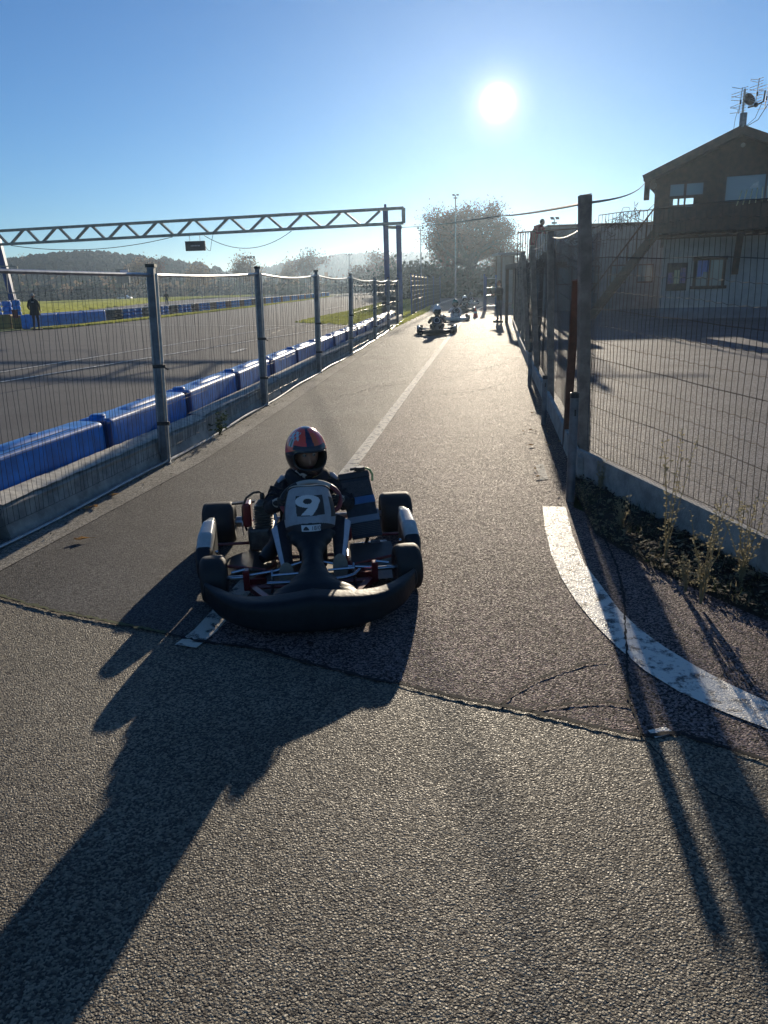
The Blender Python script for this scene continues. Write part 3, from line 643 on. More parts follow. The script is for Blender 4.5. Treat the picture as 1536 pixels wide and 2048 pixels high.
# side fence towards the camera
B0 = Vector((1.84, 6.77, 0)); B1 = Vector((2.83, 2.9, 0)); q0 = Vector((1.66, 6.05, 0)); q1 = Vector((2.30, 3.0, 0))
bd0 = G(1162, 978); bd1 = G(1536, 1182); dd = (bd1 - bd0).normalized(); bd2 = bd0 + dd * 3.3
t = thing('side_fence', 'drooping green wire fence running from the corner post towards the right', 'fence', (0, 0, 0))
mb = MB(); e0 = Vector((1.87, 6.70, 0)); e1 = bd0 + dd * 3.6 + Vector((.12, 0, 0))
zt0 = 2.18; wire_panel(mb, e0, e1, .2, zt0, 1.92, .062, [0, .065, .13, .2, .27, .34, .41, .48, .55, .62, .69, .76, .83, .90, .95, 1], .0024, 77, sagtop=-.03, wob=.01)
rr = random.Random(5)
for _ in range(40):
    u = rr.random() * .16; q = e0.lerp(e1, u); q.z = 2.12 - rr.random() * .1 + u * .3; P = [q]
    for _k in range(5): q = q + Vector((rr.gauss(.01, .02), rr.gauss(-.02, .03), rr.gauss(.0, .025))); P.append(q)
    mb.tube(P, .002, 3, cap=False)
mb.build('wire_mesh', 'wirert', t)
MB().bar(Vector((1.72, 6.42, .13)), bd2 + Vector((.05, 0, .13)), .04, .25).build('kick_board', 'concrete', t)
mb = MB(); mb.bar(e1 + Vector((.02, 0, 0)), e1 + Vector((.02, 0, 2.1)), .1, .1); mb.build('post', 'wood', t)
# plastic tube bollards beside the fence
for k, (bx, by, tx, ty, r) in enumerate([(1140, 1003, 1143, 786, .033), (1087, 850, 1090, 752, .030), (1059, 772, 1060, 700, .034)]):
    b = G(bx, by); tp = AT(tx, ty, b.y); h = tp.z
    t = thing('bollard', ['grey sleeve bollard with black rim in front of the corner post', 'low grey bollard beside the second fence post', 'farthest small grey bollard along the right fence'][k], 'bollard', (b.x, b.y, 0), 0, 'grey tube bollards along the right fence')
    MB().lathe([(r, 0), (r, h * .5), (r * .98, h - .02)], seg=20).build('sleeve', 'galvdull', t, smooth=True)
    MB().lathe([(r * 1.04, h - .035), (r * 1.04, h), (r * .8, h + .004), (r * .8, h - .05)], seg=20).build('rim', 'black', t, smooth=True)
    mb = MB(); mb.box((0, -r, h * .83), (.012, .012, .05)); mb.build('bolt', 'black', t)
for k, (px, py, h, lab) in enumerate([(1165, 1105, .80, 'tall dry weed with pale seed heads nearest the camera'), (1310, 1170, 1.05, 'tallest straggly dry weed against the side fence'), (1470, 1190, .9, 'branching dry weed at the right edge'), (1280, 1090, .30, 'low yellow-green weed by the side board'), (1190, 960, .35, 'small dry weed behind the corner post foot'), (1410, 1245, .28, 'low red-tinged weed on the leaf litter')]):
    px = [1400, 1330, 1480, 1240, 1200, 1370][k]; p = G(px, [1215, 1130, 1180, 1065, 985, 1190][k]); stem_plant('dry_weed', lab, 'weed', (p.x, p.y, .02), h * .8, [9, 6, 8, 9, 8, 9][k], 30 + k, ('dry', 'dry'), .013, .28, 'dry weeds by the side fence')
# scraps of green and grass tufts in the litter
mb = MB()
for i in range(5200):
    u, v = rnd.random(), rnd.random(); p = litfn(u, v); a = rnd.uniform(0, 6.28); h = rnd.uniform(.015, .06) * (1.6 if mnoise.noise(p * 3) > .1 else .6); d = Vector((math.cos(a), math.sin(a), 0))
    s_ = Vector((-d.y, d.x, 0)) * .003; b = Vector((p.x, p.y, .02)); mb.add([b - s_, b + s_, b + d * h * .6 + Vector((0, 0, h))], [(0, 1, 2)], rnd.choice((0, 1, 1)))
tag(mb.build('grass_tufts', ['dry', 'leafgr']), 'thin grass blades on the bank of leaf litter', None, None, 'stuff')
# ================================================================ GO-KARTS
def tyre_profile(r, w, rim):
    P = [(rim, -w * .40), (rim + .008, -w * .45)]
    for k in range(9):
        a = -math.pi / 2 + k * math.pi / 2 / 8; P.append((r - .035 + .035 * math.cos(a), -w / 2 + .035 + .035 * math.sin(a)))
    P.append((r + .002, 0))
    for k in range(9):
        a = k * math.pi / 2 / 8; P.append((r - .035 + .035 * math.cos(a), w / 2 - .035 + .035 * math.sin(a)))
    P += [(rim + .008, w * .45), (rim, w * .40)]
    return P
def wheel(parent, c, r, w, yaw=0, seg=40):
    R = Matrix.Rotation(yaw, 3, 'Z')
    o = MB().lathe(tyre_profile(r, w, .062), axis='X', seg=seg, R=R).build('wheel', 'rubber', parent, smooth=True, weld=True); o.location = c
    mb = MB()
    for s_ in (-1, 1): mb.lathe([(.062, s_ * w * .43), (.058, s_ * w * .40), (.056, s_ * w * .15), (.02, s_ * w * .10), (.018, s_ * w * .25), (.0001, s_ * w * .25)], axis='X', seg=seg, R=R)
    mb.build('rim', 'rim', o, smooth=True)
    mb = MB(); 
    for k in range(3):
        a = k * 2.094; mb.tube([R @ Vector((-w * .2, .034 * math.cos(a), .034 * math.sin(a))), R @ Vector((w * .2, .034 * math.cos(a), .034 * math.sin(a)))], .006, 6)
    mb.build('wheel_bolt', 'steel', o); return o
DZ = [(597, 993), (643.5, 993), (643.7, 1032), (600, 1033)]
TAIL = [(605, 1013), (619, 1015), (606.5, 1031), (624, 1031.5), (632, 1019), (638, 1003), (622, 1010)]
def panel_pt(u, v, off=0.0):
    wdt = .118 + .026 * math.sin(math.pi * min(1, v * .8)) + .008 * v
    a = u * 1.05; x = wdt * math.sin(a) / math.sin(1.05); back = .105 * (1 - math.cos(a)) / (1 - math.cos(1.05))
    top = .585 - .050 * abs(u) ** 3
    z = lerp(top, .322 + .012 * (1 - u * u), v); y = .185 - .07 * v + back
    return Vector((.012 + x, y - off, z + off * .3))
def nassau_panel(parent, style):
    NU, NV = 100, 96
    def mi(u, v):
        U, V_ = u * 2 - 1, v; px, py = 620 + 47.5 * U, 975 + 88 * V_
        if style == 'nine':
            if py > 1046 + 13 * U * U: return 1
            if ((px - 617.5) / 20.5) ** 2 + ((py - 1004) / 12.2) ** 2 < 1 or inpoly(px, py, TAIL):
                if ((px - 617.5) / 7) ** 2 + ((py - 1004) / 5.4) ** 2 < 1: return 1
                if inpoly(px, py, TAIL) or ((px - 617.5) / 20.5) ** 2 + ((py - 1004) / 12.2) ** 2 < 1: return 2
            if inpoly(px, py, DZ): return 1
            if U > .76 and 996 < py < 1038: return 1
            if U < -.92 and py < 1040: return 1
            return 0
        d = (U / .62) ** 2 + ((V_ - .45) / .38) ** 2
        return 2 if .72 < d < 1 else 1
    mb = MB(); mb.grid(lambda u, v: panel_pt(u * 2 - 1, v), NU, NV, mi)
    mb.grid(lambda u, v: panel_pt(1 - u * 2, v, -.012), 40, 20, 1)
    mb.tube([panel_pt(j / 20 * 2 - 1, 0, -.006) for j in range(21)], .008, 6, mi=1)
    o = mb.build('number_panel', ['panelgrey', 'ink', 'digit'], parent, smooth='all')
    mb = MB(); mb.tube([panel_pt(-1 + 2 * j / 24, 0) + Vector((0, .002, .003)) for j in range(25)], .0045, 6); mb.build('panel_edge', 'glovew', parent, smooth=True)
    return o
def front_fairing(parent, m):
    def hull(x):  # bumper centreline and section over the width
        a = abs(x) / .565; s_ = 1 if x > 0 else -1
        y = -.47 + .30 * a ** 3.2; zc = .105 - .03 * a * (1 - a) + .028 * a ** 5; hh = interp([0, .35, .62, .85, 1], [.090, .078, .066, .064, .050], a); dd = interp([0, .6, .85, 1], [.09, .08, .07, .030], a)
        return y, zc, hh, dd
    mb = MB()
    def f(u, v):
        x = (v * 2 - 1) * .56; a = abs(x) / .56; y, zc, hh, dd = hull(x); t = 2 * math.pi * u
        c, s_ = math.cos(t), math.sin(t); k = .5
        cc = math.copysign(abs(c) ** k, c); ss = math.copysign(abs(s_) ** k, s_)
        nx = -.35 * a ** 3 * math.copysign(1, x) * cc * dd * .0
        lift = .02 * (1 - a) * max(0, ss)
        return (x + nx, y - cc * dd * (1 if cc > 0 else .8), zc + ss * hh + lift)
    mb.grid(f, 36, 64)
    for e in (-1, 1):
        x = e * .56; y, zc, hh, dd = hull(x); mb.ball((x, y, zc), (.018, dd * .95, hh * .95), 14, 8)
    # centre column rising to the panel
    ys = [-.46, -.40, -.33, -.25, -.16, -.08, -.02, .04, .10, .15]
    zs = [.10, .17, .200, .215, .235, .262, .285, .308, .332, .352]
    wsx = [.36, .31, .22, .135, .082, .060, .060, .082, .118, .142]
    def g_(u, v):
        i = v * 9; k = min(8, int(i)); q = i - k; y, z, w_ = lerp(ys[k], ys[k + 1], q), lerp(zs[k], zs[k + 1], q), sm([k, k + 1], [wsx[k], wsx[k + 1]], i)
        a = (u - .5) * 2; x = w_ * math.sin(a * 1.571) ; d = 1 - math.cos(a * 1.571)
        return (.012 + x * 1.0, y + d * .035, z - d * (.055 + .02 * (1 - v)))
    mb.grid(g_, 28, 60)
    o = mb.build('front_fairing', m, parent, smooth='all', weld=True); return o
def make_kart(label, loc, rz, full=True, style='nine', fair='fairing', group=None, tube='red'):
    t = thing('go_kart', label, 'go-kart', loc, rz, group)
    sg = 40 if full else 20
    wheel(t, (-.535, 0, .131), .131, .145, math.radians(4), sg); wheel(t, (.545, 0, .131), .131, .145, math.radians(4), sg)
    wheel(t, (-.60, 1.03, .142), .142, .215, 0, sg); wheel(t, (.61, 1.03, .142), .142, .215, 0, sg)
    front_fairing(t, fair); pn = nassau_panel(t, style)
    if full:
        MB().add  # sticker below the number
        mb = MB(); mb.grid(lambda u, v: panel_pt(-.30 + .64 * u, .85 + .14 * v, .004) , 8, 4); s_ = mb.build('sticker', 'digit', pn)
        fc = D.curves.new('sticker_text', 'FONT'); fc.body = '18/0'; fc.size = .034; fc.align_x = 'LEFT'; fo = D.objects.new('x', fc); COL.objects.link(fo); bpy.context.view_layer.update()
        me = D.meshes.new_from_object(fo.evaluated_get(bpy.context.evaluated_depsgraph_get())); D.objects.remove(fo)
        for q in me.vertices:
            q.co = panel_pt(.02 + q.co.x / .118 * .62, .965 - q.co.y / .27, .0065)
        me.materials.clear(); me.materials.append(M['ink']); so = D.objects.new('sticker_lettering', me); COL.objects.link(so); so.parent = pn
        mb = MB(); mb.grid(lambda u, v: panel_pt(-.24 + .19 * u, .965 - .065 * math.sin(math.pi * u) * v - .02 * v, .0065), 10, 3); mb.build('sticker_emblem', 'ink', pn)
    # frame
    mb = MB()
    for s_ in (-1, 1):
        mb.tube([(s_ * .30, -.05, .06), (s_ * .34, .12, .055), (s_ * .22, .35, .05), (s_ * .24, .7, .05), (s_ * .30, 1.2, .07)], .015, 8)
        mb.tube([(s_ * .30, -.05, .06), (s_ * .20, -.26, .06), (0, -.30, .06)], .014, 8)
        mb.tube([(s_ * .26, .30, .05), (s_ * .50, .33, .08), (s_ * .60, .42, .09), (s_ * .60, .72, .09), (s_ * .27, .80, .06)], .010, 8)
    mb.tube([(-.36, -.0, .065), (.36, -.0, .065)], .014, 8); mb.tube([(-.24, .5, .05), (.24, .5, .05)], .012, 8)
    mb.build('frame', tube, t, smooth=True)
    mb = MB(); mb.box((0, .13, .035), (.56, .66, .006)); mb.build('floor_tray', 'tray', t)
    for s_ in (-1, 1):
        x0 = s_ * .35
        mb = MB(); mb.box((x0 + s_ * .01, 0, .115), (.035, .05, .12), bev=.008); mb.bar((x0, .02, .07), (s_ * .24, -.20, .07), .035, .03); mb.bar((x0, .0, .10), (s_ * .27, .12, .055), .03, .03); mb.build('kingpin_bracket', tube, t)
        mb = MB(); mb.tube([(x0 + s_ * .01, 0, .13), (s_ * .50, .002, .131)], .0125, 10); mb.tube([(x0 + s_ * .015, .0, .175), (s_ * .44, .0, .162)], .008, 8); mb.build('stub_axle', 'chrome', t, smooth=True)
        mb = MB(); mb.tube([(s_ * .035, .09, .17), (s_ * .20, .07, .13), (s_ * .37, .06, .115)], .0075, 8); mb.ball((s_ * .37, .06, .115), .013, 10, 6); mb.build('tie_rod', 'chrome', t, smooth=True)
    MB().tube([(-.62, 1.03, .142), (.62, 1.03, .142)], .02, 12).build('rear_axle', 'steel', t, smooth=True)
    mb = MB()
    for s_ in (-1, 1): mb.lathe([(.02, -.05), (.036, -.05), (.036, .05), (.02, .05)], (s_ * .44, 1.03, .142), 'X', 16)
    mb.build('hub', 'steel', t, smooth=True)
    # seat shell
    mb = MB()
    def sf(u, v):
        a = (u - .5) * math.pi; w_ = sm([0, .45, 1], [.15, .185, .17], v); y = sm([0, .4, 1], [.56, .86, 1.06], v); z = sm([0, .35, 1], [.12, .07, .40], v)
        return (w_ * math.sin(a), y - .10 * abs(math.sin(a)) ** 2 * (v > .3) * v, z + .10 * (1 - math.cos(a)) * (1 - .3 * v))
    mb.grid(sf, 20, 24); mb.build('seat', 'black', t, smooth='all')
    # side pods
    for s_ in (-1, 1):
        secs = []; mb = MB()
        ysn = [.16, .20, .30, .44, .60, .74, .80]; xo = [.63, .655, .675, .675, .665, .64, .62]; xi = [.61, .59, .575, .572, .575, .59, .61]; zt = [.12, .16, .205, .265, .29, .27, .17]; zb = [.09, .055, .045, .045, .05, .06, .10]
        def pdf(u, v):
            i = v * 6; k = min(5, int(i)); q = i - k; L_ = lambda A: sm([k, k + 1], [A[k], A[k + 1]], i)
            a = 2 * math.pi * u; c, s2 = math.cos(a), math.sin(a); c = math.copysign(abs(c) ** .45, c); s2 = math.copysign(abs(s2) ** .45, s2)
            cx, hx, cz, hz = (L_(xo) + L_(xi)) / 2, (L_(xo) - L_(xi)) / 2, (L_(zt) + L_(zb)) / 2, (L_(zt) - L_(zb)) / 2
            return (s_ * (cx + c * hx), L_(ysn), cz + s2 * hz)
        def pm(u, v): return 1 if (.06 < u < .46 and v > .38) else 0  # pale material on the pod top paints in its bright highlight
        mb.grid(pdf, 40, 40, pm); mb.add([pdf(j / 20, 0) for j in range(20)], [tuple(range(20))]); mb.add([pdf(j / 20, 1) for j in range(20)], [tuple(range(19, -1, -1))])
        tag(mb.build('side_pod', [fair, 'podw'], t, smooth='all', weld=True))
        mb = MB(); mb.tube([(s_ * .55, .30, .19), (s_ * .54, .34, .15), (s_ * .53, .30, .11)], .007, 6); mb.ball((s_ * .545, .29, .19), .012, 8, 6); mb.build('pod_bracket', 'chrome', t, smooth=True)
    # steering
    mb = MB(); mb.tube([(.0, .10, .14), (.005, .44, .44)], .010, 8); mb.build('steering_column', 'steel', t)
    SC = Vector((.025, .45, .422)); Ru = Matrix.Rotation(math.radians(-42), 3, 'X')
    mb = MB(); ring = []
    for j in range(40):
        a = 2 * math.pi * j / 40; r = .165 if math.sin(a) > -.5 else .155; ring.append(SC + Ru @ Vector((r * math.cos(a) * 1.08, 0, r * math.sin(a) * .80)))
    k = len(ring); V0 = len(mb.v)
    mb.tube(ring, .0155, 10, closed=True)
    for fi in range(len(mb.f)):
        seg = fi // 10; mb.m[fi] = 1 if 5 <= seg <= 12 else (2 if 12 < seg <= 19 else 0)
    mb.build('steering_wheel', ['red', 'glovew', 'black'], t, smooth=True)
    # pedals
    for s_ in (-1, 1):
        cx = .17 if s_ > 0 else -.145; y0 = -.012 if s_ > 0 else -.04
        mb = MB(); mb.tube([(cx - .075, y0, .145), (cx + .075, y0, .148)], .0075, 8); mb.tube([(cx + s_ * .07, y0, .146), (cx + s_ * .075, y0 - .02, .05)], .008, 8); mb.tube([(cx + s_ * .07, y0, .146), (cx + s_ * .072, y0 + .02, .17)], .007, 8)
        mb.build('pedal', 'chrome', t, smooth=True)
        mb = MB(); mb.tube([(s_ * .06, -.13, .132), (s_ * .19, -.115, .136), (s_ * .235, -.10, .142), (s_ * .27, -.06, .155)] if s_ > 0 else [(-.05, -.13, .132), (-.24, -.12, .132)], .010, 10); mb.build('bumper_tube', 'chrome', t, smooth=True)
    if full:
        # engine on the left of the picture
        mb = MB(); mb.box((-.30, .76, .12), (.17, .20, .15), bev=.02); mb.lathe([(.05, 0), (.06, .02), (.06, .05), (.03, .06)], (-.39, .74, .13), 'X', 18)
        mb.build('engine_block', 'alu', t, smooth=True)
        mb = MB()
        for j in range(9): mb.box((-.285, .76, .20 + j * .017), (.125 - .003 * abs(j - 3), .13, .007), bev=.003)
        mb.lathe([(.045, .19), (.045, .34), (.03, .36), (.015, .37)], (-.285, .76, 0), 'Z', 18); mb.build('cylinder_fins', 'alu', t, smooth=True)
        mb = MB(); mb.box((-.39, .80, .265), (.055, .12, .16), bev=.018); mb.build('air_box', 'red', t, smooth=True)
        mb = MB(); mb.tube([(-.285, .76, .365), (-.285, .755, .405), (-.30, .75, .42), (-.34, .75, .415), (-.385, .75, .385), (-.415, .76, .32), (-.42, .76, .24), (-.40, .76, .16)], .0075, 8); mb.lathe([(.014, 0), (.016, .03), (.01, .05)], (-.285, .76, .362), 'Z', 12); mb.build('spark_lead', 'black', t, smooth=True)
        mb = MB(); mb.tube([(-.25, .70, .17), (-.21, .60, .16), (-.21, .48, .14), (-.25, .40, .12), (-.29, .36, .10)], [.025, .038, .05, .048, .03], 14); mb.build('exhaust', 'black', t, smooth=True)
        mb = MB(); mb.lathe([(.02, 0), (.035, .01), (.035, .05), (.02, .06)], (-.225, .70, .31), 'Y', 14); mb.tube([(-.22, .70, .31), (-.20, .68, .25), (-.215, .64, .20)], .011, 8); mb.ball((-.21, .66, .345), .017, 10, 6); mb.build('carburettor', 'steel', t, smooth=True)
        mb = MB(); mb.lathe([(.075, -.003), (.075, .003)], (-.44, .985, .142), 'X', 28)
        for j in range(30):
            a = 2 * math.pi * j / 30; mb.box((-.44, .985 + .078 * math.cos(a), .142 + .078 * math.sin(a)), (.006, .008, .008), rot=Matrix.Rotation(a, 3, 'X'))
        mb.build('sprocket', 'steel', t)
        mb = MB(); mb.bar((-.50, .93, .30), (-.34, .93, .31), .035, .012); mb.build('chain_guard', 'black', t)
        # radiator on the right, tilted back
        RW, c0, c1 = .195, Vector((.375, .60, .115)), Vector((.352, .79, .475))
        up = (c1 - c0).normalized(); Rr = Matrix.Rotation(math.radians(-6), 3, 'Y') @ Matrix((Vector((1, 0, 0)), Vector((0, up.z, -up.y)), up)).transposed()
        rd = lambda x, y, z: c0 + Rr @ Vector((x, y, z)); HL = (c1 - c0).length
        mb = MB(); mb.box(rd(0, 0, HL / 2), (RW, .035, HL), rot=Rr, bev=.005); core = mb.build('radiator', 'fin', t)
        mb = MB()
        for j in range(30): mb.box(rd(-RW / 2 + .01 + (RW - .02) * j / 29, -.020, HL * .80), (.0025, .004, HL * .24), rot=Rr)
        mb.build('radiator_fins', 'alu', core); mb = MB()
        for j in range(9): mb.box(rd(0, -.020, HL * .06 + j * .011), (RW * .95, .004, .003), rot=Rr)
        mb.build('lower_fins', 'alu', core)
        mb = MB(); mb.box(rd(0, -.022, HL * .60), (RW + .006, .010, HL * .115), rot=Rr); mb.build('blue_band', 'radblue', core)
        mb = MB(); mb.box(rd(.0, -.024, HL * .295), (RW + .012, .014, HL * .10), rot=Rr); mb.build('grey_band', 'radgrey', core)
        mb = MB(); mb.box(rd(0, 0, HL + .008), (RW + .006, .05, .045), rot=Rr, bev=.01); mb.build('top_tank', 'black', core)
        mb = MB(); mb.lathe([(.02, 0), (.035, .01), (.035, .03), (.03, .035)], rd(.045, 0, HL + .03), 'Z', 16); mb.box(rd(.03, 0, HL + .055), (.09, .02, .014), rot=Rr, bev=.004); mb.build('filler_cap', 'black', core, smooth=True)
        mb = MB(); mb.tube([rd(.06, 0, HL + .045), rd(.088, 0, HL + .05), rd(.112, 0, HL + .035), rd(.122, 0, HL + .0), rd(.112, .01, HL - .04)], .0075, 10); mb.build('yellow_hose', 'hose', core, smooth=True)
        mb = MB(); mb.tube([rd(-RW / 2, 0, .05), (.24, .66, .16), (.10, .80, .12)], .013, 8); mb.tube([rd(.0, .0, 0), (.36, .6, .06)], .012, 8); mb.build('radiator_hose', 'black', t, smooth=True)
        mb = MB(); mb.bar((.27, .60, .07), (.50, .62, .075), .03, .012); mb.box((.42, .56, .10), (.06, .03, .02), bev=.004); mb.build('radiator_bracket', 'steel', t)
        # fuel tank between the legs, brake parts, lower guard
        mb = MB(); mb.box((.02, .40, .13), (.17, .26, .17), bev=.035); mb.build('fuel_tank', 'black', t, smooth=True)
        mb = MB(); mb.box((.235, .58, .17), (.07, .10, .10), bev=.02); mb.build('engine_cover', 'red', t, smooth=True)
        mb = MB(); mb.tube([(.17, .0, .08), (.22, .3, .07), (.23, .55, .09)], .006, 6); mb.box((.235, .22, .075), (.03, .06, .04), bev=.006); mb.build('brake_rod', 'red', t)
        mb = MB(); mb.grid(lambda u, v: (lerp(-.50, -.27, u), lerp(.26, .60, v), .042 + .03 * math.sin(u * 3)), 6, 8); mb.build('chain_tray', 'black', t)
        mb = MB(); mb.grid(lambda u, v: (lerp(.25, .52, u), lerp(.05, .56, v), .045 + .05 * v ** 2), 6, 8); mb.build('side_tray', 'tray', t)
    return t
def helmet(parent, c, R, full=True, scheme='red'):
    """shell with a face opening, liner and visor frame; local -Y looks forward"""
    rx_, ry_, rz_ = .133, .155, .170; op = lambda az, el: (abs(az - 0) / 52) ** 3.2 + (abs(el + 2) / 19.5) ** 3.2
    def shell(u, v, k=1.0):
        az = (u - .5) * 360; el = 90 - v * 150; a, e = math.radians(az), math.radians(el)
        x, y, z = math.sin(a) * math.cos(e), -math.cos(a) * math.cos(e), math.sin(e)
        fr = max(0, -y)
        q = Vector((x * rx_, y * ry_, z * rz_)) * k
        if z < -.15: q.y -= .030 * fr * min(1, (-z - .15) * 3) * k; q.x *= 1 - .10 * min(1, (-z - .15) * 1.2)
        if z < -.3: q.z = -.3 * rz_ + (q.z + .3 * rz_) * 1.0
        return c + R @ q
    ZIG = [(-62, -33), (-54, -27), (-45, -36), (-33, -30), (-20, -36), (-30, -48), (-25, -53), (-33, -56), (-42, -48), (-36, -40), (-47, -45), (-52, -36)]
    def paint(u, v):
        az = (u - .5) * 360; el = 90 - v * 150
        if op(az, el) < 1.5: return 3
        if scheme != 'red': return {'white': 4, 'dark': 3, 'green': 5}[scheme] if el > -8 else 3
        if el > 20 - max(0, abs(az) - 45) * .35 and el > -6:
            if abs(az + 4 + (el - 40) * .15) < 12 or el > 78: return 2
            if 8 < az < 30 and el < 62: return 1
            if -88 < az < -42 and 40 < el < 64 and (int((az + 200) / 9) + int(el / 7)) % 3 != 0: return 4
            if -80 < az < -60 and 24 < el < 42: return 5 if (int(az / 6) % 2) else 4
            if 70 < az < 84 and el > 25: return 4
            return 0
        if inpoly(az, el, ZIG): return 4
        if 52 < az < 64 and -34 < el < -22: return 4
        if 6 < az < 42 and -50 < el < -43 and (int(az * .8) % 3): return 6
        return 3
    NU, NV = (150, 90) if full else (48, 30)
    mb = MB(); mb.grid(shell, NU, NV, paint)
    keep = [];
    for i, f in enumerate(mb.f):
        vv = i // NU; uu = i % NU; az = ((uu + .5) / NU - .5) * 360; el = 90 - (vv + .5) / NV * 150
        if full and op(az, el) < 1: continue
        keep.append(i)
    mb.f = [mb.f[i] for i in keep]; mb.m = [mb.m[i] for i in keep]
    mb.tube([shell(j / 30, 1, .985) for j in range(30)], .009, 6, mi=3, closed=True)
    o = mb.build('helmet', ['helred', 'helor', 'helnavy', 'heldark', 'helwhite', 'helgreen', 'helyel'], parent, smooth='all')
    if full:
        mb = MB(); P = []
        for j in range(48):
            a = 2 * math.pi * j / 48; az = 52 * math.copysign(abs(math.cos(a)) ** .6, math.cos(a)); el = -2 + 19.5 * math.copysign(abs(math.sin(a)) ** .6, math.sin(a)); P.append(shell(az / 360 + .5, (90 - el) / 150, 1.004))
        mb.tube(P, .0065, 8, closed=True); mb.build('visor_seal', 'black', o, smooth=True)
        mb = MB(); mb.grid(lambda u, v: shell(u, v, .90), 60, 30); mb.f = [f for i, f in enumerate(mb.f) if not (abs(((i % 60 + .5) / 60 - .5) * 360) < 58 and -26 < 90 - (i // 60 + .5) / 30 * 150 < 22)]; mb.m = [0] * len(mb.f); mb.build('liner', 'liner', o, smooth='all')
        mb = MB()   # raised visor brow
        mb.grid(lambda u, v: shell((-56 + 112 * u) / 360 + .5, (90 - (19 + 10 * v)) / 150, 1.035 - .02 * v), 30, 5, 0); mb.build('visor_brow', 'heldark', o, smooth='all')
        # face inside
        def face(u, v):
            az = (u - .5) * 200; el = 80 - v * 160; a, e = math.radians(az), math.radians(el)
            q = Vector((math.sin(a) * math.cos(e) * .080, -math.cos(a) * math.cos(e) * .098, math.sin(e) * .115))
            X, Z = q.x, q.z; b = 0
            b += .022 * math.exp(-(X / .011) ** 2) * max(0, min(1, (.012 - Z) / .05)) * (Z > -.052) + .006 * math.exp(-((X) / .016) ** 2 - ((Z + .045) / .012) ** 2)
            for s_ in (-1, 1): b += -.010 * math.exp(-((X - s_ * .030) / .017) ** 2 - ((Z - .008) / .012) ** 2) + .004 * math.exp(-((X - s_ * .03) / .02) ** 2 - ((Z - .030) / .007) ** 2) + .006 * math.exp(-((X - s_ * .042) / .02) ** 2 - ((Z + .03) / .02) ** 2)
            b += .005 * math.exp(-(X / .02) ** 2 - ((Z + .066) / .007) ** 2)
            q.y -= b; return c + R @ (q + Vector((0, .010, 0)))
        mb = MB(); mb.grid(face, 70, 70); fo = mb.build('face', 'skin', parent, smooth='all')
        for s_ in (-1, 1):
            e = c + R @ Vector((s_ * .030, -.072, .008)); mb = MB(); mb.ball(e, .0125, 16, 10); mb.build('eye', 'eyew', fo, smooth=True)
            mb = MB(); mb.ball(e + R @ Vector((.004, -.0085, 0)), (.0062, .005, .0062), 12, 8, R=R); mb.build('iris', 'ink', fo, smooth=True)
            mb = MB(); mb.tube([c + R @ Vector((s_ * (.016 + .028 * q / 5), -.090 + .002 * q, .027 + .006 * math.sin(q * .6))) for q in range(6)], [.002, .003, .0035, .003, .0025, .0015], 6); mb.build('eyebrow', 'hair', fo, smooth=True)
        mb = MB(); mb.tube([c + R @ Vector((.022 * (q / 4 - 1), -.0925 + .006 * abs(q / 4 - 1) ** 2, -.066)) for q in range(9)], [.001, .002, .003, .0035, .003, .0035, .003, .002, .001], 6); mb.build('lips', 'red', fo, smooth=True)
    return o
